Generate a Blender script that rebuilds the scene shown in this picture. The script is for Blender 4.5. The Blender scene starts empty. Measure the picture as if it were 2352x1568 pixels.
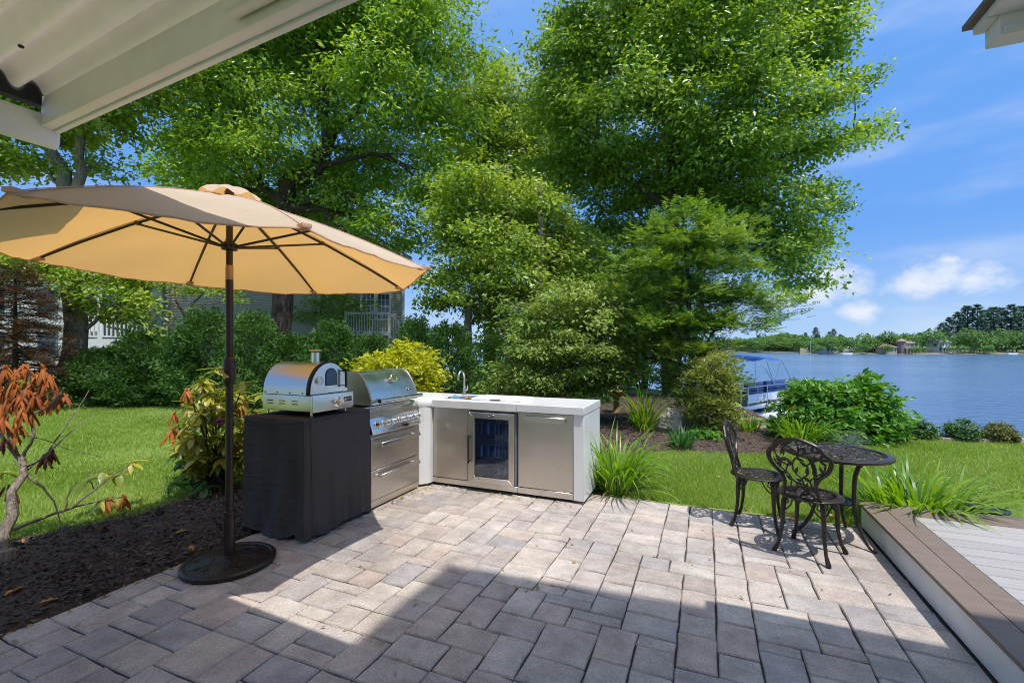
import bpy, bmesh, math, random
import numpy as np
from mathutils import Vector, Matrix, Euler

random.seed(7)
rng = np.random.default_rng(11)
D = bpy.data
SC = bpy.context.scene
COL = SC.collection
R = math.radians

# ------------------------------------------------------------------ camera, sky, sun, exposure
YAW = R(23.0)                    # the house axes (x along the sink run, y along the grill run) seen from the camera
CT, ST = math.cos(YAW), math.sin(YAW)
EYE = 1.5
cam = D.objects.new('camera', D.cameras.new('camera'))
COL.objects.link(cam)
cam.location = (0, 0, EYE)
cam.rotation_euler = (R(90), 0, YAW)
cam.data.sensor_width = 36
cam.data.lens = 36 * 1050 / 2352
cam.data.shift_y = 18 / 2352
cam.data.clip_start = 0.05
cam.data.clip_end = 4000
SC.camera = cam

SUN_DIR = Vector((0.345, -0.185, 1.0)).normalized()
SUN_EL = math.asin(SUN_DIR.z)
SUN_AZ = math.atan2(SUN_DIR.x, SUN_DIR.y)


def cdir(px, py):
    """unit direction, in scene axes, of a bearing given in the photograph"""
    x, y, z = (px - 1176) / 1050, 1.0, (802 - py) / 1050
    return Vector((x * CT - y * ST, x * ST + y * CT, z)).normalized()


def build_world():
    w = D.worlds.new('World')
    SC.world = w
    w.use_nodes = True
    nt = w.node_tree
    N, L = nt.nodes, nt.links
    N.clear()
    out = N.new('ShaderNodeOutputWorld')
    bg = N.new('ShaderNodeBackground')
    bg.inputs['Strength'].default_value = 0.15
    sky = N.new('ShaderNodeTexSky')
    sky.sky_type = 'NISHITA'
    sky.sun_disc = False
    sky.sun_elevation = SUN_EL
    sky.sun_rotation = SUN_AZ
    sky.air_density = 1.0
    sky.dust_density = 1.0
    sky.ozone_density = 1.0
    hsv = N.new('ShaderNodeHueSaturation')
    hsv.inputs['Saturation'].default_value = 1.0
    hsv.inputs['Value'].default_value = 1.0
    L.new(sky.outputs[0], hsv.inputs['Color'])
    tc = N.new('ShaderNodeTexCoord')

    def vmath(op, a, b=None):
        n = N.new('ShaderNodeVectorMath'); n.operation = op
        L.new(a, n.inputs[0])
        if b is not None:
            if isinstance(b, (tuple, Vector)): n.inputs[1].default_value = tuple(b)
            else: L.new(b, n.inputs[1])
        return n
    def m(op, a, b=None, clamp=False):
        n = N.new('ShaderNodeMath'); n.operation = op; n.use_clamp = clamp
        for i, v in ((0, a), (1, b)):
            if v is None: continue
            if isinstance(v, (int, float)): n.inputs[i].default_value = v
            else: L.new(v, n.inputs[i])
        return n.outputs[0]
    v = tc.outputs['Generated']
    tot = None
    # cumulus banks low over the lake: bearing, half-width
    for (px, py, r) in ((2165, 628, .068), (2105, 655, .058), (2240, 640, .055), (2180, 595, .026), (1905, 640, .07), (1870, 668, .06), (1950, 655, .05),
                        (1975, 716, .042), (1800, 690, .045), (985, 640, .03), (60, 560, .08), (2900, 640, .06), (3500, 600, .10), (-900, 560, .12), (-2600, 620, .09)):
        s = vmath('SUBTRACT', v, cdir(px, py))
        s = vmath('MULTIPLY', s.outputs[0], (1, 1, 1.7))
        ln = N.new('ShaderNodeVectorMath'); ln.operation = 'LENGTH'; L.new(s.outputs[0], ln.inputs[0])
        f = m('SUBTRACT', 1.0, m('DIVIDE', ln.outputs['Value'], r))
        tot = f if tot is None else m('MAXIMUM', tot, f)
    nz = N.new('ShaderNodeTexNoise'); nz.inputs['Scale'].default_value = 26; nz.inputs['Detail'].default_value = 9
    nz.inputs['Roughness'].default_value = .62
    L.new(vmath('MULTIPLY', v, (1, 1, 1.5)).outputs[0], nz.inputs['Vector'])
    body = m('ADD', m('MULTIPLY', tot, 1.0), m('MULTIPLY', m('SUBTRACT', nz.outputs['Fac'], .5), 1.7))
    mr = N.new('ShaderNodeMapRange'); mr.interpolation_type = 'SMOOTHSTEP'
    mr.inputs['From Min'].default_value = .0; mr.inputs['From Max'].default_value = 1.1
    mr.inputs['To Max'].default_value = .85
    L.new(body, mr.inputs['Value'])
    # thin streaky veil
    nz2 = N.new('ShaderNodeTexNoise'); nz2.inputs['Scale'].default_value = 3.4; nz2.inputs['Detail'].default_value = 6
    L.new(vmath('MULTIPLY', v, (1.0, 1.0, 4.0)).outputs[0], nz2.inputs['Vector'])
    mr2 = N.new('ShaderNodeMapRange'); mr2.interpolation_type = 'SMOOTHSTEP'
    mr2.inputs['From Min'].default_value = .46; mr2.inputs['From Max'].default_value = .78; mr2.inputs['To Max'].default_value = .34
    L.new(nz2.outputs['Fac'], mr2.inputs['Value'])
    fac = m('MAXIMUM', mr.outputs[0], mr2.outputs[0], True)
    sp = N.new('ShaderNodeSeparateXYZ'); L.new(v, sp.inputs[0])
    hz = N.new('ShaderNodeMapRange'); hz.interpolation_type = 'SMOOTHSTEP'
    hz.inputs['From Min'].default_value = -.03; hz.inputs['From Max'].default_value = .23
    hz.inputs['To Min'].default_value = .95; hz.inputs['To Max'].default_value = 0
    hz2 = N.new('ShaderNodeMapRange'); hz2.interpolation_type = 'SMOOTHSTEP'
    hz2.inputs['From Min'].default_value = .42; hz2.inputs['From Max'].default_value = .95
    hz2.inputs['To Min'].default_value = .95; hz2.inputs['To Max'].default_value = 0
    L.new(sp.outputs['Z'], hz2.inputs['Value'])
    hm0 = N.new('ShaderNodeMix'); hm0.data_type = 'RGBA'
    L.new(hz2.outputs[0], hm0.inputs['Factor']); L.new(hsv.outputs[0], hm0.inputs[6]); hm0.inputs[7].default_value = (.46, 1.25, 3.0, 1)
    L.new(sp.outputs['Z'], hz.inputs['Value'])
    hm = N.new('ShaderNodeMix'); hm.data_type = 'RGBA'
    L.new(hz.outputs[0], hm.inputs['Factor']); L.new(hm0.outputs[2], hm.inputs[6]); hm.inputs[7].default_value = (1.6, 2.3, 3.2, 1)
    mix = N.new('ShaderNodeMix'); mix.data_type = 'RGBA'
    L.new(fac, mix.inputs['Factor'])
    L.new(hm.outputs[2], mix.inputs[6])
    mix.inputs[7].default_value = (3.0, 3.1, 3.35, 1)
    L.new(mix.outputs[2], bg.inputs['Color'])
    L.new(bg.outputs[0], out.inputs['Surface'])


build_world()
sl = D.lights.new('sun', 'SUN')
sl.energy = 2.3
sl.angle = R(0.53)
sl.color = (1.0, 0.95, 0.87)
sun = D.objects.new('sun', sl)
COL.objects.link(sun)
sun.rotation_euler = SUN_DIR.to_track_quat('Z', 'Y').to_euler()
sun.location = (4, -1, 12)
vs = SC.view_settings
SC.display_settings.display_device = 'sRGB'
vs.view_transform = 'Standard'
vs.look = 'None'
vs.exposure = 1.0
vs.gamma = 1.0
vs.use_curve_mapping = False
SC.cycles.max_bounces = 10
SC.cycles.diffuse_bounces = 6
SC.cycles.glossy_bounces = 4
SC.cycles.transmission_bounces = 6
SC.cycles.transparent_max_bounces = 8
SC.cycles.caustics_reflective = False
SC.cycles.caustics_refractive = False
SC.cycles.use_denoising = True
SC.cycles.pixel_filter_type = 'BLACKMAN_HARRIS'
SC.cycles.filter_width = 1.0
SC.cycles.sample_clamp_indirect = 6


# ------------------------------------------------------------------ coordinates
def cam2(x, y, z=0.0):
    return Vector((x * CT - y * ST, x * ST + y * CT, z))


def gp(px, py, z=0.0):
    """point on the level z seen at a pixel of the photograph (2352 wide)"""
    y = (EYE - z) * 1050 / (py - 802)
    return cam2((px - 1176) / 1050 * y, y, z)


def at(px, py, y):
    """point at distance y in front of the camera, seen at a pixel of the photograph"""
    return cam2((px - 1176) / 1050 * y, y, EYE - (py - 802) / 1050 * y)


# ------------------------------------------------------------------ mesh helpers
class MB:
    def __init__(s):
        s.v, s.f = [], []

    def add(s, vs_, fs, M=None):
        o = len(s.v)
        if M is not None:
            vs_ = [M @ Vector(a) for a in vs_]
        s.v.extend([tuple(a) for a in vs_])
        s.f.extend([tuple(i + o for i in f) for f in fs])
        return s

    def box(s, c, d, M=None, rz=0.0):
        x, y, z = d[0] / 2, d[1] / 2, d[2] / 2
        vv = [Vector(a) for a in ((-x, -y, -z), (x, -y, -z), (x, y, -z), (-x, y, -z), (-x, -y, z), (x, -y, z), (x, y, z), (-x, y, z))]
        if rz:
            m_ = Matrix.Rotation(rz, 3, 'Z'); vv = [m_ @ a for a in vv]
        vv = [a + Vector(c) for a in vv]
        return s.add(vv, [(0, 3, 2, 1), (4, 5, 6, 7), (0, 1, 5, 4), (1, 2, 6, 5), (2, 3, 7, 6), (3, 0, 4, 7)], M)

    def span(s, a, b, M=None):
        return s.box([(a[i] + b[i]) / 2 for i in range(3)], [abs(b[i] - a[i]) for i in range(3)], M)

    def prism(s, poly, z0, z1, M=None):
        """poly counter-clockwise in xy"""
        n = len(poly)
        vv = [(p[0], p[1], z0) for p in poly] + [(p[0], p[1], z1) for p in poly]
        ff = [tuple(range(n))[::-1], tuple(range(n, 2 * n))] + [(i, (i + 1) % n, n + (i + 1) % n, n + i) for i in range(n)]
        return s.add(vv, ff, M)

    def tube(s, path, r, n=8, cap=True, M=None, flat=1.0):
        P = [Vector(p) for p in path]
        k = len(P)
        rs = [r] * k if isinstance(r, (int, float)) else list(r)
        vv, ff = [], []
        t0 = (P[1] - P[0]).normalized()
        ref = Vector((0, 0, 1)) if abs(t0.z) < .9 else Vector((1, 0, 0))
        nx = t0.cross(ref).normalized()
        for i in range(k):
            t = (P[min(i + 1, k - 1)] - P[max(i - 1, 0)])
            if t.length < 1e-9: t = t0.copy()
            t.normalize()
            nx = (nx - t * nx.dot(t))
            if nx.length < 1e-6: nx = t.orthogonal()
            nx.normalize()
            ny = t.cross(nx)
            for j in range(n):
                a = 2 * math.pi * j / n
                vv.append(P[i] + nx * (rs[i] * math.cos(a)) + ny * (rs[i] * flat * math.sin(a)))
        for i in range(k - 1):
            for j in range(n):
                a, b = i * n + j, i * n + (j + 1) % n
                ff.append((a, b, b + n, a + n))
        if cap:
            ff.append(tuple(range(n))[::-1]); ff.append(tuple(range((k - 1) * n, k * n)))
        return s.add(vv, ff, M)

    def lathe(s, prof, n=24, M=None, cap=True):
        """prof: (r, z) from bottom to top"""
        vv, ff = [], []
        for (r, z) in prof:
            for j in range(n):
                a = 2 * math.pi * j / n
                vv.append((r * math.cos(a), r * math.sin(a), z))
        for i in range(len(prof) - 1):
            for j in range(n):
                a, b = i * n + j, i * n + (j + 1) % n
                ff.append((a, b, b + n, a + n))
        if cap:
            ff.append(tuple(range(n))[::-1]); ff.append(tuple(range((len(prof) - 1) * n, len(prof) * n)))
        return s.add(vv, ff, M)

    def blob(s, c, rad, n=10, k=6, jit=0.0, M=None, seed=0):
        rr = random.Random(seed)
        vv, ff = [], []
        for i in range(1, k):
            th = math.pi * i / k
            for j in range(n):
                a = 2 * math.pi * j / n
                q = 1 + jit * (rr.random() - .5) * 2
                vv.append((c[0] + rad[0] * q * math.sin(th) * math.cos(a), c[1] + rad[1] * q * math.sin(th) * math.sin(a), c[2] - rad[2] * q * math.cos(th)))
        for i in range(k - 2):
            for j in range(n):
                a, b = i * n + j, i * n + (j + 1) % n
                ff.append((a, b, b + n, a + n))
        vv.append((c[0], c[1], c[2] - rad[2])); vv.append((c[0], c[1], c[2] + rad[2]))
        o = (k - 1) * n
        for j in range(n):
            ff.append((o, (j + 1) % n, j)); ff.append((o + 1, (k - 2) * n + j, (k - 2) * n + (j + 1) % n))
        return s.add(vv, ff, M)


def mesh_of(name, mb, bevel=0.0, seg=2, smooth=True, angle=38):
    me = D.meshes.new(name)
    me.from_pydata(mb.v, [], mb.f)
    if bevel > 0:
        bm = bmesh.new(); bm.from_mesh(me)
        bmesh.ops.bevel(bm, geom=[e for e in bm.edges if len(e.link_faces) == 2 and e.calc_face_angle(0) > .5], offset=bevel, segments=seg, affect='EDGES', clamp_overlap=True, profile=.6)
        bm.to_mesh(me); bm.free()
    if smooth:
        me.polygons.foreach_set('use_smooth', [True] * len(me.polygons))
        me.set_sharp_from_angle(angle=R(angle))
    me.update()
    return me


def link(name, data, mat=None, parent=None, loc=(0, 0, 0), rot=(0, 0, 0)):
    o = D.objects.new(name, data)
    COL.objects.link(o)
    if mat is not None and data is not None and len(data.materials) == 0:
        data.materials.append(mat)
    o.location = loc
    o.rotation_euler = rot
    if parent is not None:
        o.parent = parent
    return o


def obj(name, mb, mat, parent=None, loc=(0, 0, 0), rot=(0, 0, 0), **k):
    return link(name, mesh_of(name, mb, **k), mat, parent, loc, rot)


def tag(o, label=None, cat=None, group=None, kind=None):
    if label: o['label'] = label
    if cat: o['category'] = cat
    if group: o['group'] = group
    if kind: o['kind'] = kind
    return o


def thing(name, label, cat, loc=(0, 0, 0), rz=0.0, group=None):
    o = link(name, None, loc=loc, rot=(0, 0, rz))
    o.empty_display_size = .1
    return tag(o, label, cat, group)


def struct(name, mb, mat, parent=None, **k):
    o = obj(name, mb, mat, parent, **k)
    if parent is None: o['kind'] = 'structure'
    return o


def np_mesh(name, V, F, smooth=False):
    """V (n,3) floats, F (m,k) ints, k = 3 or 4"""
    me = D.meshes.new(name)
    V = np.ascontiguousarray(V, np.float32); F = np.ascontiguousarray(F, np.int32)
    m_, k = F.shape
    me.vertices.add(len(V)); me.vertices.foreach_set('co', V.ravel())
    me.loops.add(m_ * k); me.loops.foreach_set('vertex_index', F.ravel())
    me.polygons.add(m_)
    me.polygons.foreach_set('loop_start', np.arange(0, m_ * k, k, dtype=np.int32))
    if smooth: me.polygons.foreach_set('use_smooth', np.ones(m_, bool))
    me.update(calc_edges=True)
    return me


# ------------------------------------------------------------------ materials
def mat(name, col, rough=.6, metal=0.0, var=None, scale=8.0, bump=0.0, bscale=60.0, spec=.5, coords='Object', detail=5, stretch=None, obj_rand=0.0, bdist=.01, coat=0.0, trans=0.0):
    """plain surface: col, optionally mixed by noise with var (a second colour), fine bump"""
    m_ = D.materials.new(name)
    m_.use_nodes = True
    nt = m_.node_tree; N, L = nt.nodes, nt.links
    b = N['Principled BSDF']
    b.inputs['Base Color'].default_value = (*col, 1)
    b.inputs['Roughness'].default_value = rough
    b.inputs['Metallic'].default_value = metal
    b.inputs['Specular IOR Level'].default_value = spec
    if coat: b.inputs['Coat Weight'].default_value = coat
    vec = None
    if var is not None or bump > 0 or obj_rand:
        tc = N.new('ShaderNodeTexCoord')
        vec = tc.outputs[coords]
        if stretch:
            mp = N.new('ShaderNodeMapping'); mp.inputs['Scale'].default_value = stretch
            L.new(vec, mp.inputs['Vector']); vec = mp.outputs[0]
        oi = N.new('ShaderNodeObjectInfo')
        ad = N.new('ShaderNodeVectorMath'); ad.operation = 'MULTIPLY_ADD'
        cb = N.new('ShaderNodeCombineXYZ'); 
        for i in range(3): L.new(oi.outputs['Random'], cb.inputs[i])
        L.new(cb.outputs[0], ad.inputs[0]); ad.inputs[1].default_value = (37, 53, 71); L.new(vec, ad.inputs[2])
        vec = ad.outputs[0]
    colout = None
    if var is not None:
        nz = N.new('ShaderNodeTexNoise'); nz.inputs['Scale'].default_value = scale; nz.inputs['Detail'].default_value = detail; nz.inputs['Roughness'].default_value = .62
        L.new(vec, nz.inputs['Vector'])
        mr = N.new('ShaderNodeMapRange'); mr.inputs['From Min'].default_value = .33; mr.inputs['From Max'].default_value = .67
        L.new(nz.outputs['Fac'], mr.inputs['Value'])
        mx = N.new('ShaderNodeMix'); mx.data_type = 'RGBA'
        mx.inputs[6].default_value = (*col, 1); mx.inputs[7].default_value = (*var, 1)
        L.new(mr.outputs[0], mx.inputs['Factor'])
        colout = mx.outputs[2]
    if obj_rand:
        hv = N.new('ShaderNodeHueSaturation')
        mr = N.new('ShaderNodeMapRange'); mr.inputs['To Min'].default_value = 1 - obj_rand; mr.inputs['To Max'].default_value = 1 + obj_rand
        L.new(oi.outputs['Random'], mr.inputs['Value']); L.new(mr.outputs[0], hv.inputs['Value'])
        if colout is not None: L.new(colout, hv.inputs['Color'])
        else: hv.inputs['Color'].default_value = (*col, 1)
        colout = hv.outputs[0]
    if colout is not None:
        L.new(colout, b.inputs['Base Color'])
    if bump > 0:
        nz = N.new('ShaderNodeTexNoise'); nz.inputs['Scale'].default_value = bscale; nz.inputs['Detail'].default_value = 6
        L.new(vec, nz.inputs['Vector'])
        bp = N.new('ShaderNodeBump'); bp.inputs['Strength'].default_value = bump; bp.inputs['Distance'].default_value = bdist
        L.new(nz.outputs['Fac'], bp.inputs['Height']); L.new(bp.outputs[0], b.inputs['Normal'])
    return m_


def leaf_mat(name, cols, trans=.45, rough=.45, low=None, spec=.5, per='island', patch=.9):
    """leaf: colour picked per leaf from a ramp, translucent"""
    m_ = D.materials.new(name); m_.use_nodes = True
    nt = m_.node_tree; N, L = nt.nodes, nt.links
    b = N['Principled BSDF']; out = N['Material Output']
    b.inputs['Roughness'].default_value = rough
    b.inputs['Specular IOR Level'].default_value = spec
    g = N.new('ShaderNodeNewGeometry')
    tc = N.new('ShaderNodeTexCoord')
    nz = N.new('ShaderNodeTexNoise'); nz.inputs['Scale'].default_value = .55; nz.inputs['Detail'].default_value = 2
    L.new(g.outputs['Position'], nz.inputs['Vector'])
    a = N.new('ShaderNodeMath'); a.operation = 'MULTIPLY_ADD'
    if per == 'island':
        L.new(g.outputs['Random Per Island'], a.inputs[0])
    else:
        oi = N.new('ShaderNodeObjectInfo'); L.new(oi.outputs['Random'], a.inputs[0])
    a.inputs[1].default_value = .62 if per == 'island' else 1.0
    s = N.new('ShaderNodeMath'); s.operation = 'MULTIPLY_ADD'; s.inputs[1].default_value = patch if per == 'island' else 0.0; s.inputs[2].default_value = (.19 - patch / 2) if per == 'island' else 0.0
    L.new(nz.outputs['Fac'], s.inputs[0]); L.new(s.outputs[0], a.inputs[2])
    rp = N.new('ShaderNodeValToRGB')
    el = rp.color_ramp.elements
    while len(el) < len(cols): el.new(.5)
    for i, c in enumerate(cols):
        el[i].position = i / max(1, len(cols) - 1); el[i].color = (*c, 1)
    L.new(a.outputs[0], rp.inputs['Fac'])
    L.new(rp.outputs[0], b.inputs['Base Color'])
    tr = N.new('ShaderNodeBsdfTranslucent')
    hv = N.new('ShaderNodeHueSaturation'); hv.inputs['Saturation'].default_value = 1.1; hv.inputs['Value'].default_value = 1.5; hv.inputs['Hue'].default_value = .485
    L.new(rp.outputs[0], hv.inputs['Color']); L.new(hv.outputs[0], tr.inputs['Color'])
    mx = N.new('ShaderNodeMixShader'); mx.inputs[0].default_value = trans
    L.new(b.outputs[0], mx.inputs[1]); L.new(tr.outputs[0], mx.inputs[2]); L.new(mx.outputs[0], out.inputs['Surface'])
    return m_


def steel_mat(name, col=(.62, .58, .53), rough=.3, axis=2, var=.12):
    """brushed stainless steel: grain drawn along one axis"""
    m_ = D.materials.new(name); m_.use_nodes = True
    nt = m_.node_tree; N, L = nt.nodes, nt.links
    b = N['Principled BSDF']
    b.inputs['Metallic'].default_value = 1.0
    tc = N.new('ShaderNodeTexCoord'); mp = N.new('ShaderNodeMapping')
    sc = [900, 900, 900]; sc[axis] = 6
    mp.inputs['Scale'].default_value = sc
    L.new(tc.outputs['Object'], mp.inputs['Vector'])
    nz = N.new('ShaderNodeTexNoise'); nz.inputs['Scale'].default_value = 1.0; nz.inputs['Detail'].default_value = 3
    L.new(mp.outputs[0], nz.inputs['Vector'])
    n2 = N.new('ShaderNodeTexNoise'); n2.inputs['Scale'].default_value = 4.0; n2.inputs['Detail'].default_value = 5
    L.new(tc.outputs['Object'], n2.inputs['Vector'])
    mr = N.new('ShaderNodeMapRange'); mr.inputs['To Min'].default_value = rough - .1; mr.inputs['To Max'].default_value = rough + .16
    L.new(n2.outputs['Fac'], mr.inputs['Value']); L.new(mr.outputs[0], b.inputs['Roughness'])
    mx = N.new('ShaderNodeMix'); mx.data_type = 'RGBA'
    mx.inputs[6].default_value = (*[c * (1 - var) for c in col], 1); mx.inputs[7].default_value = (*[min(1, c * (1 + var)) for c in col], 1)
    ad = N.new('ShaderNodeMath'); ad.operation = 'MULTIPLY_ADD'; ad.inputs[1].default_value = .4; L.new(nz.outputs['Fac'], ad.inputs[0])
    sc2 = N.new('ShaderNodeMath'); sc2.operation = 'MULTIPLY'; sc2.inputs[1].default_value = .6; L.new(n2.outputs['Fac'], sc2.inputs[0]); L.new(sc2.outputs[0], ad.inputs[2])
    L.new(ad.outputs[0], mx.inputs['Factor']); L.new(mx.outputs[2], b.inputs['Base Color'])
    bp = N.new('ShaderNodeBump'); bp.inputs['Strength'].default_value = .06; bp.inputs['Distance'].default_value = .002
    L.new(nz.outputs['Fac'], bp.inputs['Height']); L.new(bp.outputs[0], b.inputs['Normal'])
    return m_


def paver_mat():
    m_ = D.materials.new('riven_concrete'); m_.use_nodes = True
    nt = m_.node_tree; N, L = nt.nodes, nt.links
    b = N['Principled BSDF']; b.inputs['Roughness'].default_value = .85; b.inputs['Specular IOR Level'].default_value = .3
    oi = N.new('ShaderNodeObjectInfo'); g = N.new('ShaderNodeNewGeometry')
    cb = N.new('ShaderNodeCombineXYZ')
    for i in range(3): L.new(oi.outputs['Random'], cb.inputs[i])
    ad = N.new('ShaderNodeVectorMath'); ad.operation = 'MULTIPLY_ADD'; ad.inputs[1].default_value = (31, 47, 13)
    L.new(cb.outputs[0], ad.inputs[0]); L.new(g.outputs['Position'], ad.inputs[2])
    rp = N.new('ShaderNodeValToRGB'); el = rp.color_ramp.elements
    cols = [(.34, .295, .265), (.47, .41, .365), (.40, .36, .335), (.52, .46, .40), (.36, .335, .33), (.46, .375, .325), (.49, .43, .375)]
    while len(el) < len(cols): el.new(.5)
    for i, c in enumerate(cols): el[i].position = i / (len(cols) - 1); el[i].color = (*c, 1)
    L.new(oi.outputs['Random'], rp.inputs['Fac'])
    n1 = N.new('ShaderNodeTexNoise'); n1.inputs['Scale'].default_value = 5.5; n1.inputs['Detail'].default_value = 8; n1.inputs['Roughness'].default_value = .65
    L.new(ad.outputs[0], n1.inputs['Vector'])
    n2 = N.new('ShaderNodeTexNoise'); n2.inputs['Scale'].default_value = 95; n2.inputs['Detail'].default_value = 5
    L.new(g.outputs['Position'], n2.inputs['Vector'])
    n4 = N.new('ShaderNodeTexNoise'); n4.inputs['Scale'].default_value = .9; n4.inputs['Detail'].default_value = 6
    L.new(g.outputs['Position'], n4.inputs['Vector'])
    hv = N.new('ShaderNodeHueSaturation')
    def mr(src, a, c, lo=.3, hi=.7):
        x = N.new('ShaderNodeMapRange'); x.inputs['From Min'].default_value = lo; x.inputs['From Max'].default_value = hi
        x.inputs['To Min'].default_value = a; x.inputs['To Max'].default_value = c; L.new(src, x.inputs['Value']); return x.outputs[0]
    def mul(a, c):
        x = N.new('ShaderNodeMath'); x.operation = 'MULTIPLY'; L.new(a, x.inputs[0]); L.new(c, x.inputs[1]); return x.outputs[0]
    val = mul(mul(mr(n1.outputs['Fac'], .68, 1.2), mr(n2.outputs['Fac'], .8, 1.17)), mr(n4.outputs['Fac'], .78, 1.16))
    L.new(val, hv.inputs['Value']); L.new(rp.outputs[0], hv.inputs['Color'])
    L.new(hv.outputs[0], b.inputs['Base Color'])
    # riven relief: stretched ridges plus grit
    mp = N.new('ShaderNodeMapping'); mp.inputs['Scale'].default_value = (1, 3.2, 1); mp.inputs['Rotation'].default_value = (0, 0, .6)
    L.new(ad.outputs[0], mp.inputs['Vector'])
    n3 = N.new('ShaderNodeTexNoise'); n3.inputs['Scale'].default_value = 5; n3.inputs['Detail'].default_value = 5; n3.inputs['Distortion'].default_value = 1.2
    L.new(mp.outputs[0], n3.inputs['Vector'])
    b1 = N.new('ShaderNodeBump'); b1.inputs['Strength'].default_value = .9; b1.inputs['Distance'].default_value = .014; L.new(n3.outputs['Fac'], b1.inputs['Height'])
    b2 = N.new('ShaderNodeBump'); b2.inputs['Strength'].default_value = .5; b2.inputs['Distance'].default_value = .004; L.new(n2.outputs['Fac'], b2.inputs['Height'])
    L.new(b1.outputs[0], b2.inputs['Normal']); L.new(b2.outputs[0], b.inputs['Normal'])
    return m_


def fabric_mat(name, col, trans, tcol, rough=.9):
    m_ = D.materials.new(name); m_.use_nodes = True
    nt = m_.node_tree; N, L = nt.nodes, nt.links
    b = N['Principled BSDF']; out = N['Material Output']
    b.inputs['Roughness'].default_value = rough; b.inputs['Specular IOR Level'].default_value = .15
    tc = N.new('ShaderNodeTexCoord')
    n1 = N.new('ShaderNodeTexNoise'); n1.inputs['Scale'].default_value = 3.0; n1.inputs['Detail'].default_value = 6
    L.new(tc.outputs['Object'], n1.inputs['Vector'])
    mx = N.new('ShaderNodeMix'); mx.data_type = 'RGBA'
    mx.inputs[6].default_value = (*[c * .8 for c in col], 1); mx.inputs[7].default_value = (*[c * 1.08 for c in col], 1)
    L.new(n1.outputs['Fac'], mx.inputs['Factor']); L.new(mx.outputs[2], b.inputs['Base Color'])
    n2 = N.new('ShaderNodeTexNoise'); n2.inputs['Scale'].default_value = 9; n2.inputs['Detail'].default_value = 4
    mp = N.new('ShaderNodeMapping'); mp.inputs['Scale'].default_value = (1, 1, 3)
    L.new(tc.outputs['Object'], mp.inputs['Vector']); L.new(mp.outputs[0], n2.inputs['Vector'])
    bp = N.new('ShaderNodeBump'); bp.inputs['Strength'].default_value = .55; bp.inputs['Distance'].default_value = .025
    L.new(n2.outputs['Fac'], bp.inputs['Height']); L.new(bp.outputs[0], b.inputs['Normal'])
    if trans > 0:
        tr = N.new('ShaderNodeBsdfTranslucent'); tr.inputs['Color'].default_value = (*tcol, 1)
        ms = N.new('ShaderNodeMixShader'); ms.inputs[0].default_value = trans
        L.new(b.outputs[0], ms.inputs[1]); L.new(tr.outputs[0], ms.inputs[2]); L.new(ms.outputs[0], out.inputs['Surface'])
    return m_


def panel_mat():
    m_ = mat('white_fibreglass', (.86, .81, .76), .2, var=(.78, .73, .68), scale=3, bump=.05, bscale=12)
    nt = m_.node_tree; N, L = nt.nodes, nt.links
    tr = N.new('ShaderNodeBsdfTranslucent'); tr.inputs['Color'].default_value = (.98, .84, .70, 1)
    ms = N.new('ShaderNodeMixShader'); ms.inputs[0].default_value = .065
    L.new(N['Principled BSDF'].outputs[0], ms.inputs[1]); L.new(tr.outputs[0], ms.inputs[2]); L.new(ms.outputs[0], N['Material Output'].inputs['Surface'])
    return m_


M = {}
M['paver'] = paver_mat()
M['joint'] = mat('joint_sand', (.03, .026, .021), .95, var=(.06, .052, .042), scale=25, bump=.5, bscale=200)
M['white_metal'] = mat('painted_white_metal', (.86, .80, .76), .5, var=(.76, .71, .67), scale=3, spec=.5, bump=.05, bscale=12)
M['fibreglass'] = panel_mat()
M['white_trim'] = mat('white_trim_paint', (.78, .77, .75), .45, var=(.68, .67, .65), scale=4)
M['white_panel'] = mat('white_gloss_panel', (.80, .80, .79), .24, var=(.70, .69, .67), scale=2.2, detail=9)
M['steel'] = steel_mat('brushed_steel', (.60, .555, .49), .34, 2)
M['steel_light'] = steel_mat('bright_steel', (.74, .73, .71), .24, 1)
M['steel_x'] = steel_mat('brushed_steel_level', (.66, .63, .58), .3, 1)
M['chrome'] = mat('chrome', (.82, .80, .77), .12, 1.0)
M['nickel'] = mat('brushed_nickel', (.62, .59, .55), .28, 1.0)
M['bronze'] = mat('dark_bronze_metal', (.022, .016, .013), .38, .25, var=(.04, .027, .02), scale=30, bump=.15, bscale=90)
M['bronze_pole'] = mat('bronze_painted_pole', (.035, .022, .017), .33, .3, var=(.05, .03, .022), scale=12)
M['brass'] = mat('worn_brass', (.42, .27, .15), .38, .6)
M['black'] = mat('black_plastic', (.014, .014, .015), .4)
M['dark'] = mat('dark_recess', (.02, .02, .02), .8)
M['cover'] = fabric_mat('black_woven_cover', (.075, .066, .063), 0, (0, 0, 0), .8)
M['canvas'] = fabric_mat('tan_canvas', (.74, .63, .50), .42, (.95, .52, .15), .9)
M['deck_brown'] = mat('brown_composite_deck', (.20, .15, .115), .6, var=(.16, .12, .095), scale=5, stretch=(.6, 6, 6), bump=.25, bscale=30, obj_rand=.05)
M['deck_grey'] = mat('pale_grey_composite_deck', (.40, .375, .365), .55, var=(.33, .31, .30), scale=5, stretch=(.5, 8, 8), bump=.2, bscale=30, obj_rand=.06)
M['mulch'] = mat('dark_bark_mulch', (.05, .035, .028), .95, var=(.11, .074, .055), scale=40, bump=.9, bscale=70, bdist=.03)
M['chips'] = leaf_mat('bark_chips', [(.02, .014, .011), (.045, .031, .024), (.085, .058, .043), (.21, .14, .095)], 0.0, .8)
M['chips_red'] = leaf_mat('brown_bark_chips', [(0.051, 0.034, 0.027), (0.093, 0.061, 0.044), (0.153, 0.093, 0.061), (0.289, 0.170, 0.102)], 0.0, .8)
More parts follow.
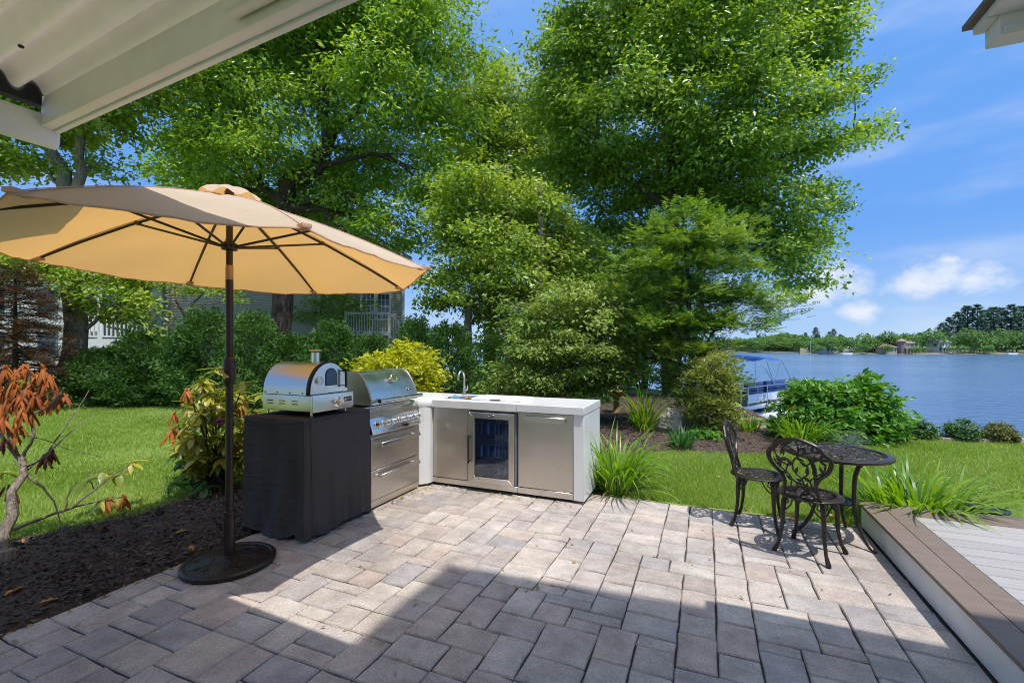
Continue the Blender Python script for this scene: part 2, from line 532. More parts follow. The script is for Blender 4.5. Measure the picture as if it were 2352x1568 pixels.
M['lawn'] = mat('lawn_turf', (.18, .25, .04), .95, var=(.24, .31, .07), scale=2.2, bump=.6, bscale=90, bdist=.03)
M['grass'] = leaf_mat('grass_blades', [(0.158, 0.249, 0.034), (0.233, 0.355, 0.050), (0.299, 0.413, 0.084), (0.382, 0.461, 0.168)], 0.45, .55, patch=1.7)
M['bark'] = mat('grey_brown_bark', (.17, .135, .10), .95, var=(.33, .28, .22), scale=9, stretch=(3, 3, .5), bump=1.0, bscale=14, bdist=.05)
M['bark_dark'] = mat('dark_bark', (.045, .033, .025), .95, var=(.10, .075, .055), scale=9, stretch=(3, 3, .5), bump=1.0, bscale=14, bdist=.05)
M['twig'] = mat('pale_twig', (.22, .16, .12), .9, var=(.10, .07, .055), scale=20, bump=.4, bscale=60)
M['maple'] = leaf_mat('maple_leaves', [(0.061, 0.143, 0.018), (0.165, 0.308, 0.033), (0.297, 0.440, 0.055), (0.484, 0.583, 0.143)], 0.42, 0.36)
M['maple_light'] = leaf_mat('light_maple_leaves', [(0.079, 0.168, 0.021), (0.200, 0.326, 0.036), (0.347, 0.462, 0.063), (0.493, 0.567, 0.168)], 0.43, 0.36)
M['ash'] = leaf_mat('ash_leaves', [(0.056, 0.140, 0.018), (0.157, 0.308, 0.029), (0.291, 0.448, 0.050), (0.459, 0.582, 0.123)], 0.42, 0.33)
M['arbor'] = leaf_mat('arborvitae_sprays', [(.014, .05, .010), (.045, .12, .022), (.11, .22, .048), (.26, .38, .13)], 0.25, .6, spec=.15)
M['hemlock'] = leaf_mat('hemlock_sprays', [(0.058, 0.143, 0.021), (0.143, 0.286, 0.036), (0.260, 0.416, 0.058), (0.468, 0.403, 0.091)], 0.28, .5)
M['yew'] = leaf_mat('yew_sprays', [(.11, .16, .025), (.20, .25, .04), (.29, .35, .06), (.38, .36, .09)], 0.35, .5)
M['dead_fir'] = leaf_mat('brown_dead_sprays', [(.05, .028, .016), (.09, .05, .025), (.13, .075, .035), (.17, .11, .05)], .2, .8)
M['dogwood'] = leaf_mat('dogwood_leaves', [(.09, .17, .028), (.20, .31, .05), (.32, .42, .085), (.45, .50, .17)], 0.4, .45)
M['yellow'] = leaf_mat('golden_leaves', [(0.286, 0.325, 0.016), (0.429, 0.468, 0.021), (0.546, 0.559, 0.026), (0.650, 0.624, 0.052)], .45, .45)
M['shrub'] = leaf_mat('bright_shrub_leaves', [(0.060, 0.170, 0.020), (0.102, 0.264, 0.031), (0.153, 0.340, 0.044), (0.221, 0.425, 0.068)], .42, .38)
M['box'] = leaf_mat('boxwood_leaves', [(0.036, 0.100, 0.016), (0.060, 0.150, 0.024), (0.100, 0.200, 0.040)], .25, .45)
M['box_gold'] = leaf_mat('golden_boxwood_leaves', [(0.090, 0.108, 0.018), (0.162, 0.180, 0.027), (0.234, 0.234, 0.054)], .25, .45)
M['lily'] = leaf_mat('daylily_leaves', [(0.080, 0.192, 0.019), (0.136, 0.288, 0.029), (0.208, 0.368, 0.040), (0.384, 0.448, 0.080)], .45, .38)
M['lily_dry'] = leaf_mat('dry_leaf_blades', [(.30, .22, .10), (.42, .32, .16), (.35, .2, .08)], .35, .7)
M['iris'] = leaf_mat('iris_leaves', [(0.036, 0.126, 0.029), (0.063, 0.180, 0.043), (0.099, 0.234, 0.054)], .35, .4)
M['fescue'] = leaf_mat('blue_fescue_blades', [(.18, .24, .22), (.26, .33, .31), (.34, .4, .37)], .3, .6)
M['rhodo'] = leaf_mat('rhododendron_leaves', [(.12, .20, .025), (.30, .36, .04), (.46, .45, .06), (.56, .48, .09), (.10, .18, .05)], 0.4, .35, per='obj')
M['rhodo_dry'] = leaf_mat('dried_rhododendron_leaves', [(0.429, 0.130, 0.026), (0.546, 0.195, 0.039), (0.338, 0.098, 0.023), (0.624, 0.286, 0.065), (0.390, 0.091, 0.033)], .3, .6, per='obj')
M['rhodo_dark'] = leaf_mat('withered_leaves', [(0.135, 0.045, 0.030), (0.195, 0.075, 0.038), (0.255, 0.105, 0.045)], .2, .7, per='obj')
M['oak_leaf'] = leaf_mat('fallen_oak_leaf', [(0.576, 0.324, 0.108), (0.696, 0.432, 0.168), (0.480, 0.240, 0.084)], .2, .7, per='obj')
M['far_tree'] = leaf_mat('far_broadleaf', [(.07, .16, .04), (.12, .24, .055), (.18, .31, .08)], 0.35, .7)
M['far_pine'] = leaf_mat('hazed_pine_needles', [(0.075, 0.143, 0.105), (0.105, 0.188, 0.135), (0.150, 0.240, 0.165)], 0.25, .8)  # lightened, bluish needles: distance haze put into the colour
M['siding'] = mat('beige_clapboard', (.52, .47, .39), .7, var=(.46, .42, .35), scale=3)
M['shingle'] = mat('grey_roof_shingle', (.12, .11, .105), .9, var=(.19, .17, .16), scale=12, bump=.4, bscale=40)
M['pane'] = mat('window_pane', (.05, .06, .07), .08, spec=.8)
M['blue_post'] = mat('slate_blue_paint', (.14, .22, .27), .6)
M['wood_door'] = mat('orange_wood', (.42, .17, .06), .55, var=(.32, .12, .04), scale=6, stretch=(5, 5, .5))
M['stone'] = mat('granite_boulder', (.42, .38, .31), .9, var=(.26, .23, .19), scale=7, bump=.7, bscale=22, bdist=.04)
M['sand'] = mat('shore_sand', (.33, .27, .2), .95, var=(.22, .18, .13), scale=6, bump=.5, bscale=40)
M['terracotta'] = mat('ochre_stoneware', (.34, .22, .07), .75, var=(.24, .16, .06), scale=9, bump=.4, bscale=40)
M['blue_canvas'] = fabric_mat('blue_boat_canvas', (.06, .17, .48), .3, (.1, .3, .8), .7)
M['blue_vinyl'] = mat('blue_boat_vinyl', (.028, .06, .20), .35)
M['boat_white'] = mat('boat_white_aluminium', (.82, .82, .81), .35, 0.0)
M['boat_beige'] = mat('boat_beige_vinyl', (.42, .38, .33), .55)
M['rust'] = mat('rusty_iron', (.26, .10, .05), .85, var=(.16, .07, .045), scale=12, bump=.5, bscale=40)
M['board_white'] = mat('white_polyboard', (.82, .82, .82), .4)
M['glass_dark'] = None

# ------------------------------------------------------------------ the ground, the lake
SHORE = [(40, -60), (24, -12), (14, 5.6), (8.9, 7.3), (6.9, 7.72), (6.15, 8.7), (5.6, 9.6), (6.2, 12), (6.9, 14), (6.4, 16.5), (4, 20.5), (0.5, 27), (-4, 35), (-20, 50), (-80, 95), (-320, 210), (-420, -60)]
LAKE_Z = -1.35


def to_cam(V):
    V = np.asarray(V)
    return V[..., 0] * CT + V[..., 1] * ST, -V[..., 0] * ST + V[..., 1] * CT


def sdf(poly, x, y):
    """signed distance, positive inside"""
    P = np.array(poly, float)
    d = np.full(x.shape, 1e18); ins = np.zeros(x.shape, bool)
    n = len(P)
    for i in range(n):
        a, b = P[i], P[(i + 1) % n]
        e = b - a
        wx, wy = x - a[0], y - a[1]
        t = np.clip((wx * e[0] + wy * e[1]) / (e @ e), 0, 1)
        d = np.minimum(d, (wx - t * e[0]) ** 2 + (wy - t * e[1]) ** 2)
        c = ((a[1] <= y) & (b[1] > y)) | ((b[1] <= y) & (a[1] > y))
        with np.errstate(divide='ignore', invalid='ignore'):
            xi = a[0] + (y - a[1]) / (b[1] - a[1]) * e[0]
        ins ^= c & (x < xi)
    return np.where(ins, 1, -1) * np.sqrt(d)


def land_z(px_, py_):
    x = px_ * CT + py_ * ST; y = -px_ * ST + py_ * CT
    d = sdf(SHORE, x, y)
    t = np.clip((0.15 - d) / 1.5, 0, 1)
    return -0.03 - 3.2 * t * t * (3 - 2 * t)


def ground_sheet():
    rad = np.concatenate([[0.01], np.geomspace(.4, 60, 190), np.geomspace(66, 1500, 16)])
    na = 480
    a = np.linspace(0, 2 * np.pi, na, endpoint=False)
    X = np.outer(rad, np.cos(a)); Y = np.outer(rad, np.sin(a)) + 3.0
    Z = land_z(X, Y)
    Z += np.where(Z > -.05, .012 * np.sin(X * 1.3 + Y * .7) * np.sin(Y * 1.1) * np.clip((np.hypot(X, Y - 3) - 6) / 3, 0, 1), 0)
    Z = np.where(rad[:, None] > 62, np.minimum(Z, -.05), Z)
    V = np.stack([X, Y, Z], -1).reshape(-1, 3)
    i, j = np.meshgrid(np.arange(len(rad) - 1), np.arange(na), indexing='ij')
    A = i * na + j; B = i * na + (j + 1) % na
    F = np.stack([A, A + na, B + na, B], -1).reshape(-1, 4)
    F = F[:, ::1]
    me = np_mesh('ground', V, F, True)
    o = link('ground', me, M['lawn']); tag(o, kind='structure')
    return o


ground_sheet()


def lake_mat():
    m_ = D.materials.new('lake_water'); m_.use_nodes = True
    nt = m_.node_tree; N, L = nt.nodes, nt.links
    b = N['Principled BSDF']
    b.inputs['Base Color'].default_value = (.08, .165, .31, 1)
    b.inputs['Roughness'].default_value = .12
    b.inputs['IOR'].default_value = 1.33
    g = N.new('ShaderNodeNewGeometry')
    def noise(sc, st, det):
        mp = N.new('ShaderNodeMapping'); mp.inputs['Scale'].default_value = st; mp.inputs['Rotation'].default_value = (0, 0, YAW * -1 + .25)
        L.new(g.outputs['Position'], mp.inputs['Vector'])
        n = N.new('ShaderNodeTexNoise'); n.inputs['Scale'].default_value = sc; n.inputs['Detail'].default_value = det
        L.new(mp.outputs[0], n.inputs['Vector']); return n.outputs['Fac']
    w1 = noise(1.7, (.6, 1.5, 1), 6)
    w2 = noise(.02, (.35, 2.2, 1), 4)
    mr = N.new('ShaderNodeMapRange'); mr.inputs['From Min'].default_value = .35; mr.inputs['From Max'].default_value = .65
    mr.inputs['To Min'].default_value = .25; mr.inputs['To Max'].default_value = .95
    L.new(w2, mr.inputs['Value'])
    bp = N.new('ShaderNodeBump'); bp.inputs['Distance'].default_value = .3
    L.new(mr.outputs[0], bp.inputs['Strength']); L.new(w1, bp.inputs['Height']); L.new(bp.outputs[0], b.inputs['Normal'])
    return m_


def lake():
    mb = MB()
    rad = [0.5, 12, 40, 120, 300, 700, 1800, 3600]; na = 64
    vv = [(r * math.cos(2 * math.pi * j / na), r * math.sin(2 * math.pi * j / na), LAKE_Z) for r in rad for j in range(na)]
    ff = [(i * na + j, (i + 1) * na + j, (i + 1) * na + (j + 1) % na, i * na + (j + 1) % na) for i in range(len(rad) - 1) for j in range(na)]
    mb.add(vv, ff)
    o = obj('lake', mb, lake_mat()); tag(o, kind='structure')


lake()

# ------------------------------------------------------------------ mulch beds (sheets with a rough surface) and chips
def bed(name, poly_cam, z, m_, step=.09, h=.03, seed=1):
    P = np.array(poly_cam, float)
    lo, hi = P.min(0) - .1, P.max(0) + .1
    xs = np.arange(lo[0], hi[0], step); ys = np.arange(lo[1], hi[1], step)
    X, Y = np.meshgrid(xs, ys, indexing='ij')
    d = sdf(poly_cam, X, Y)
    r_ = np.random.default_rng(seed)
    Z = z + np.clip(d * .5, -.06, h) + r_.normal(0, .006, X.shape) + .012 * np.sin(X * 5) * np.sin(Y * 4.3)
    V = np.stack([X * CT - Y * ST, X * ST + Y * CT, Z], -1).reshape(-1, 3)
    n = len(ys)
    i, j = np.meshgrid(np.arange(len(xs) - 1), np.arange(n - 1), indexing='ij')
    A = i * n + j
    F = np.stack([A, A + n, A + n + 1, A + 1], -1).reshape(-1, 4)
    keep = d.reshape(-1)[F].max(1) > -.02
    F = F[keep]
    me = np_mesh(name, V, F, True)
    o = link(name, me, m_); tag(o, kind='structure')
    return o


def pq2cam(p, q): return (p * CT + q * ST, -p * ST + q * CT)


BED_L = [pq2cam(*a) for a in ((-3.40, -1.0), (-3.40, 4.9), (-2.6, 5.9), (-3.6, 6.3), (-4.75, 5.3), (-4.84, 3.4), (-4.80, 2.6), (-4.95, 2.0), (-5.15, 1.4), (-5.3, -1.0))]
BED_R = [(0.86, 4.98), (1.32, 4.80), (1.36, 5.25), (1.62, 6.5), (2.3, 6.72), (3.3, 6.62), (4.3, 6.7), (5.3, 7.1), (6.2, 7.45), (6.05, 8.5), (5.5, 9.6), (6.0, 11.8), (5.0, 15), (2, 18), (-1.5, 17), (-1.6, 9), (-.6, 6.3), (.3, 5.3)]
HEDGE_BED = [(-14, 11.9), (-8, 12.6), (-3.0, 12.6), (-1.4, 9.5), (-1.4, 17), (-6, 17), (-15, 16)]
bed('mulch_bed', BED_L, -.022, M['mulch'], .05, .035, 2)
bed('mulch_bed', BED_R, -.022, M['mulch'], .10, .04, 3)
bed('mulch_bed', HEDGE_BED, -.026, M['mulch'], .2, .04, 4)


def sample_poly(poly, n, seed, edge=0.0, power=None):
    """points in a polygon (camera plan coordinates), denser near the camera if power is set"""
    r_ = np.random.default_rng(seed)
    P = np.array(poly, float); lo, hi = P.min(0), P.max(0)
    out = []
    tot = 0
    while tot < n:
        x = r_.uniform(lo[0], hi[0], n * 3); y = r_.uniform(lo[1], hi[1], n * 3)
        ok = sdf(poly, x, y) > edge
        if power: ok &= r_.uniform(0, 1, n * 3) < np.clip((power[0] / np.maximum(np.hypot(x, y), .5)) ** power[1], 0, 1)
        out.append(np.stack([x[ok], y[ok]], -1)); tot += ok.sum()
    return np.concatenate(out)[:n]


def chips(name, poly, n, z, m_, seed, size=(.02, .055), power=None):
    r_ = np.random.default_rng(seed)
    p = sample_poly(poly, n, seed, .02, power)
    L_ = r_.uniform(*size, n); W_ = L_ * r_.uniform(.2, .5, n)
    az = r_.uniform(0, 2 * np.pi, n); tl = r_.normal(0, .35, n); rl = r_.normal(0, .5, n)
    a = np.stack([np.cos(az) * np.cos(tl), np.sin(az) * np.cos(tl), np.sin(tl)], -1)
    b = np.stack([-np.sin(az), np.cos(az), rl], -1); b /= np.linalg.norm(b, axis=1)[:, None]
    c = np.stack([p[:, 0] * CT - p[:, 1] * ST, p[:, 0] * ST + p[:, 1] * CT, np.full(n, z) + r_.uniform(0, .02, n)], -1)
    A = a * (L_ / 2)[:, None]; B = b * (W_ / 2)[:, None]
    V = np.stack([c - A, c + B, c + A, c - B], 1).reshape(-1, 3)
    F = np.arange(4 * n).reshape(-1, 4)
    o = link(name, np_mesh(name, V, F), m_); tag(o, kind='stuff')


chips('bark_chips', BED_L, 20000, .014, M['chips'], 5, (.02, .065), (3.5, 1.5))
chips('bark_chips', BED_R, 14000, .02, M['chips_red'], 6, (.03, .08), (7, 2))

# ------------------------------------------------------------------ the patio
PX0, PX1, PY0, PY1 = -3.39, 1.20, .29, 4.735
patio = struct('patio', MB().span((PX0, PY0 - 1.3, -.12), (PX1 + .07, PY1, -.013)), M['joint'], smooth=False)


def lay_pavers():
    mod = (PX1 - PX0) / 48
    nx, ny = 48, int((PY1 - PY0) / mod)
    grid = np.zeros((nx, ny), bool)
    rr = random.Random(34)
    shapes = [(3, 2), (2, 3), (3, 2), (2, 3), (2, 2), (2, 2), (3, 3), (3, 2), (2, 3)]
    thin = [(2, 1), (3, 1), (2, 1)]
    cache = {}
    rest = MB()
    count = 0
    for j in range(ny):
        for i in range(nx):
            if grid[i, j]: continue
            ss = shapes[:]; rr.shuffle(ss)
            if rr.random() < .16: ss = [rr.choice(thin)] + ss
            ss += [(2, 2), (2, 3), (3, 2), (1, 3), (3, 1), (1, 2), (2, 1), (1, 1)]
            for (a, b) in ss:
                if i + a > nx or j + b > ny or grid[i:i + a, j:j + b].any(): continue
                # leave no single-module slivers beside the piece
                if i + a < nx and not grid[i + a, j] and (i + a + 1 == nx or grid[i + a + 1, j]) and a > 1: continue
                break
            grid[i:i + a, j:j + b] = True
            cx = PX0 + (i + a / 2) * mod; cy = PY0 + (j + b / 2) * mod
            xc, yc = pq2cam(cx, cy)
            hidden = (-3.45 < cx < -2.95 and cy > 2.75) or (cx < -1.2 and cy > 4.5)
            inview = yc > 1.75 and abs(xc) < 1.2 * yc + .3
            if hidden or not inview or count >= 300:
                rest.box((cx, cy, -.028), (a * mod - .0125, b * mod - .0125, .056))
                continue
            k = (a, b, rr.randrange(3))
            if k not in cache:
                w, h, t = a * mod - .0075, b * mod - .0085, .055
                mb = MB(); q = random.Random(hash((a, b, k[2])) & 1023)
                # slightly wavy outline with an eased top edge
                def ring(inset, z):
                    pts = []
                    for (x0, y0, x1, y1) in ((-1, -1, 1, -1), (1, -1, 1, 1), (1, 1, -1, 1), (-1, 1, -1, -1)):
                        for s_ in (0, .5):
                            pts.append((x0 + (x1 - x0) * s_, y0 + (y1 - y0) * s_))
                    return [(p[0] * (w / 2 - inset), p[1] * (h / 2 - inset), z) for p in pts]
                wob = [(q.uniform(-.004, .004), q.uniform(-.004, .004)) for _ in range(8)]
                vv = []
                for ins, z in ((0, -t), (0, -.007), (.006, 0)):
                    vv += [(x + o_[0], y + o_[1], z) for (x, y, z), o_ in zip(ring(ins, z), wob)]
                ff = [tuple(range(16, 24))]
                for l in (0, 8):
                    ff += [(l + n_, l + (n_ + 1) % 8, l + 8 + (n_ + 1) % 8, l + 8 + n_) for n_ in range(8)]
                mb.add(vv, ff)
                cache[k] = mesh_of('paver', mb, smooth=False)
            o = link('paver', cache[k], M['paver'], patio, (cx, cy, rr.uniform(-.002, .0025)), (rr.gauss(0, .004), rr.gauss(0, .004), 0))
            count += 1
    if rest.v:
        o = obj('paving_remainder', rest, M['paver'], patio, smooth=False); o['kind'] = 'stuff'
    print('pavers', count)


lay_pavers()

# ------------------------------------------------------------------ the deck
DX, DY, DZ = 1.195, 4.775, .205
deck = thing('deck', 'low composite deck with a mitred brown border and pale grey boards', 'deck', (DX, DY, 0))
DECK_W, DECK_L = 6.5, 5.9


def deck_board(poly, m_, n_='deck_board', dz=0.0):
    mb = MB().prism(poly, DZ - .026 + dz, DZ + dz)
    return obj(n_, mb, m_, deck, bevel=.003, seg=1)


bw, gp_ = .142, .003
for k in range(2):
    a, b = k * bw + (gp_ if k else 0), (k + 1) * bw
    deck_board([(a, -DECK_L), (b, -DECK_L), (b, -b - .001), (a, -a - .001)], M['deck_brown'], 'border_board')
    deck_board([(a + .001, -a), (b + .001, -b), (DECK_W, -b), (DECK_W, -a)], M['deck_brown'], 'border_board')
y = -2 * bw - gp_ - .002
while y > -DECK_L:
    deck_board([(2 * bw + .005, y - .137), (DECK_W, y - .137), (DECK_W, y), (2 * bw + .005, y)], M['deck_grey'], dz=-.002)
    y -= .142
obj('fascia', MB().span((.02, -DECK_L, .0), (.04, -.04, DZ - .028)), M['white_trim'], deck)
obj('fascia', MB().span((.04, -.04, .0), (DECK_W, -.02, DZ - .028)), M['white_trim'], deck)
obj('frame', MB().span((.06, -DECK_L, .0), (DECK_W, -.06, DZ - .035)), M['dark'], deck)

# ------------------------------------------------------------------ lawn blades
def blades(name, p, m_, h=(.035, .06), w=.007, seed=1, z=-.03):
    n = len(p); r_ = np.random.default_rng(seed)
    H = r_.uniform(*h, n) * (1 + .25 * np.sin(p[:, 0] * 2.1) * np.sin(p[:, 1] * 1.7))
    az = r_.uniform(0, 2 * np.pi, n); ln = np.abs(r_.normal(.35, .6, n)); la = r_.uniform(0, 2 * np.pi, n)
    W_ = w * (1 + .12 * np.hypot(p[:, 0], p[:, 1]))
    c = np.stack([p[:, 0] * CT - p[:, 1] * ST, p[:, 0] * ST + p[:, 1] * CT, np.full(n, z)], -1)
    s = np.stack([np.cos(az), np.sin(az), np.zeros(n)], -1) * (W_ / 2)[:, None]
    t = c + np.stack([np.cos(la) * ln * H, np.sin(la) * ln * H, H], -1)
    V = np.stack([c - s, c + s, t], 1).reshape(-1, 3)
    F = np.arange(3 * n).reshape(-1, 3)
    o = link(name, np_mesh(name, V, F), m_); tag(o, kind='stuff')


LAWN_L = [pq2cam(*a) for a in ((-4.85, 5.4), (-4.88, 3.4), (-4.82, 2.6), (-5.0, 2.0), (-5.2, 1.2), (-9, 0.4), (-16, 3), (-19, 6), (-15, 9.5), (-9.3, 9.6), (-6.2, 10.8), (-4.5, 9.5), (-3.5, 6.4))]
LAWN_R = [(1.22, 4.735), (4.15, 3.49), (9.5, 1.2), (13.5, 5.4), (8.8, 7.2), (6.9, 7.6), (5.4, 7.1), (4.4, 6.75), (3.3, 6.66), (2.3, 6.76), (1.66, 6.5), (1.4, 5.25), (1.36, 4.85)]
blades('lawn_grass', sample_poly(LAWN_L, 200000, 41, -.05, (4.2, 1.3)), M['grass'], (.03, .06), .0065, 42)
blades('lawn_grass', sample_poly(LAWN_R, 190000, 43, -.02, (4.6, 1.3)), M['grass'], (.035, .065), .0065, 44)

# ------------------------------------------------------------------ the house behind the camera, its eave and the patio awning
house = thing('house', 'white house whose eave corner with dark shingle edge juts into the sky', 'house', (0, -1.2, 0))
obj('wall', MB().span((-4.2, -2.25, -.1), (4.5, -2.0, 2.95)), M['white_trim'], house)
obj('wall', MB().span((4.502, -6, -.1), (9, -.4, 8.98)), M['white_trim'], house)
# unseen floating roof strip, shaped and placed to cast the broad foreground shade
K_ = 9.0
qa, qb, pa, pb = 2.726 - .185 * K_, 2.963 - .185 * K_, -1.6 + .345 * K_, 1.18 + .345 * K_
obj('roof', MB().prism([(pa, .25), (5.6, .25), (5.6, qb + 1.2 + (5.6 - pb) * (qb - qa) / (pb - pa)), (pa, qa + 1.2)], K_, K_ + .16), M['shingle'], house)
# porch roof on the right: front beam, stepped soffit and shingled rake edge
ex, ey = 1.03, 2.333 + 1.2
ev = obj('porch_eave', MB().span((ex, ey, 2.70), (ex + 5, ey + .10, 2.95)), M['white_trim'], house, bevel=.004, seg=1)
obj('frieze', MB().span((ex + .012, ey - .012, 2.702), (ex + 5, ey - .002, 2.725)), M['white_trim'], ev, bevel=.003, seg=1)
obj('soffit', MB().span((ex - .035, 1.6, 2.775), (ex + 5, ey - .003, 2.80)), M['white_trim'], ev)
obj('soffit_end', MB().span((ex - .035, ey - .002, 2.768), (ex - .002, ey + .10, 2.80)), M['white_trim'], ev)
obj('shingle_edge', MB().prism([(ex - .062, 1.6), (ex + 5, 1.6), (ex + 5, ey + .13), (ex - .062, ey + .12)], 2.803, 2.823), M['shingle'], ev)

awning = thing('patio_awning', 'white corrugated metal awning over the patio with a gutter along its left end', 'awning', (-3.541, 1.423, 2.79), R(-3.05))
awning.scale = (.89, .89, .89)


def build_awning():
    W_, D_ = 5.4, 2.75
    # corrugated panel: ridges run along x
    ny = 420; mb = MB(); vv = []; ff = []
    for j in range(ny + 1):
        y = .0 - D_ * j / ny
        t = (y / .153) % 1.0
        s = math.sin(2 * math.pi * t)
        z = .232 + .041 * (math.copysign(abs(s) ** .75, s)) + .02 * (-y) * .5
        for x, dz in ((.05, -.02), (1.5, 0), (3.2, .02), (W_, .05)):
            vv.append((x, y, z + dz))
    for j in range(ny):
        for i in range(3):
            a = j * 4 + i
            ff.append((a, a + 1, a + 5, a + 4))
    n0 = len(vv)
    mb.add(vv, ff)
    obj('roof_panel', mb, M['fibreglass'], awning)
    # screw dimples / dirt tabs under the ridges
    for (x, y) in ((.62, -.34), (1.42, -.335), (2.3, -.34), (.66, -.88), (1.5, -.9)):
        o = obj('screw', MB().lathe([(.012, -.012), (.014, -.004), (.006, 0)], 8), M['dark'], awning, (x, y, .178))
    beam = obj('beam', MB().span((0, -.06, .0), (W_, 0, .186)), M['white_metal'], awning, bevel=.004, seg=2)
    obj('lip', MB().span((0, .003, -.012), (W_, .035, .012)), M['white_trim'], beam, bevel=.003, seg=1)
    obj('sleeve', MB().span((2.02, -.135, .035), (W_, -.066, .15)), M['white_metal'], awning, bevel=.022, seg=3)
    # gutter with an ogee profile, closed at its outer end
    prof = [(.0, .085), (-.004, -.06), (-.02, -.1), (-.075, -.105), (-.10, -.085), (-.118, -.03), (-.105, .01), (-.125, .04), (-.13, .085)]
    g = MB(); vv = []
    for y in (.03, -D_):
        for (x, z) in prof: vv.append((x, y, z))
        for (x, z) in prof[::-1]: vv.append((x * .93 - .004, y, z + (.004 if z < .08 else 0)))
    n = len(prof) * 2
    ff = [(i, (i + 1) % n, n + (i + 1) % n, n + i) for i in range(n)]
    g.add(vv, ff)
    gut = obj('gutter', g, M['white_trim'], awning, angle=50)
    cap = MB().prism([(x, z) for x, z in prof], 0, .006, Matrix(((1, 0, 0, 0), (0, 0, -1, .036), (0, 1, 0, 0), (0, 0, 0, 1))))
    obj('end_cap', cap, M['white_trim'], gut)
    obj('gap_shade', MB().span((-.02, -D_, .12), (.045, -.07, .30)), M['dark'], awning)  # dark box standing in for the shade in the open gap above the gutter


build_awning()

# dry leaf litter blown against the foot of the island and along the paving edges
def litter(name, segs, n, m_, seed):
    r_ = np.random.default_rng(seed); cs = []
    for (a, b, wd) in segs:
        k = n // len(segs); t = r_.uniform(0, 1, k)
        cs.append(np.stack([a[0] + (b[0] - a[0]) * t + r_.normal(0, wd, k), a[1] + (b[1] - a[1]) * t + r_.normal(0, wd, k), r_.uniform(.002, .012, k)], -1))
    P = np.concatenate(cs); k = len(P)
    az = r_.uniform(0, 2 * np.pi, k); L_ = r_.uniform(.012, .045, k); W_ = L_ * r_.uniform(.3, .7, k)
    a = np.stack([np.cos(az), np.sin(az), r_.normal(0, .25, k)], -1); b = np.stack([-np.sin(az), np.cos(az), r_.normal(0, .3, k)], -1)
    A = a * (L_ / 2)[:, None]; B = b * (W_ / 2)[:, None]
    V = np.stack([P - A, P + B, P + A, P - B], 1).reshape(-1, 3)
    tag(link(name, np_mesh(name, V, np.arange(4 * k).reshape(-1, 4)), m_), kind='stuff')


litter('leaf_litter', [((-2.85, 4.30), (-1.2, 4.30), .05), ((-2.83, 3.4), (-2.80, 4.3), .05), ((-3.36, .5), (-3.36, 2.6), .03), ((-1.0, 4.72), (1.1, 4.72), .03), ((-3, 1), (1, 4), .5)], 330, M['lily_dry'], 61)

# ------------------------------------------------------------------ helpers for things modelled in scene coordinates
def base_of(o):
    v = Vector(o.location)
    while o.parent is not None:
        o = o.parent; v += Vector(o.location)
    return v


def wobj(name, mb, m_, parent, **k):
    """part whose geometry is given in scene coordinates, under an unrotated thing"""
    b = base_of(parent)
    mb.v = [(x - b.x, y - b.y, z - b.z) for x, y, z in mb.v]
    return obj(name, mb, m_, parent, **k)


def text(name, s, size, m_, parent, loc, rot, ext=.0008, align='CENTER'):
    cu = D.curves.new(name, 'FONT')
    cu.body = s; cu.size = size; cu.extrude = ext; cu.align_x = align; cu.align_y = 'CENTER'
    tmp = D.objects.new(name, cu); COL.objects.link(tmp)
    bpy.context.view_layer.update()
    me = D.meshes.new_from_object(tmp.evaluated_get(bpy.context.evaluated_depsgraph_get()))
    D.objects.remove(tmp)
    me.materials.clear(); me.materials.append(m_)
    return link(name, me, None, parent, loc, rot)


FACE_X = (R(90), 0, R(90))      # lettering that faces +x
FACE_NY = (R(90), 0, 0)         # lettering that faces -y

# ------------------------------------------------------------------ umbrella
ub = cam2(-1.976, 3.197)
umb = thing('patio_umbrella', 'open tan market umbrella on a bronze pole with a round scrolled base', 'umbrella', ub)
UP = [R(-67.2 - 45 * k) for k in range(8)]
UR, URZ = 1.395, 2.10
APEX = Vector((0, 0, 2.575))


def rim(a, r=UR):
    x, y = r * math.cos(a), r * math.sin(a)
    return Vector((x, y, URZ - .0148 * x - .0291 * y))


def rib_pt(a, s):
    p = APEX.lerp(rim(a), s)
    p.z += .06 * math.sin(math.pi * s) * 0.55
    return p


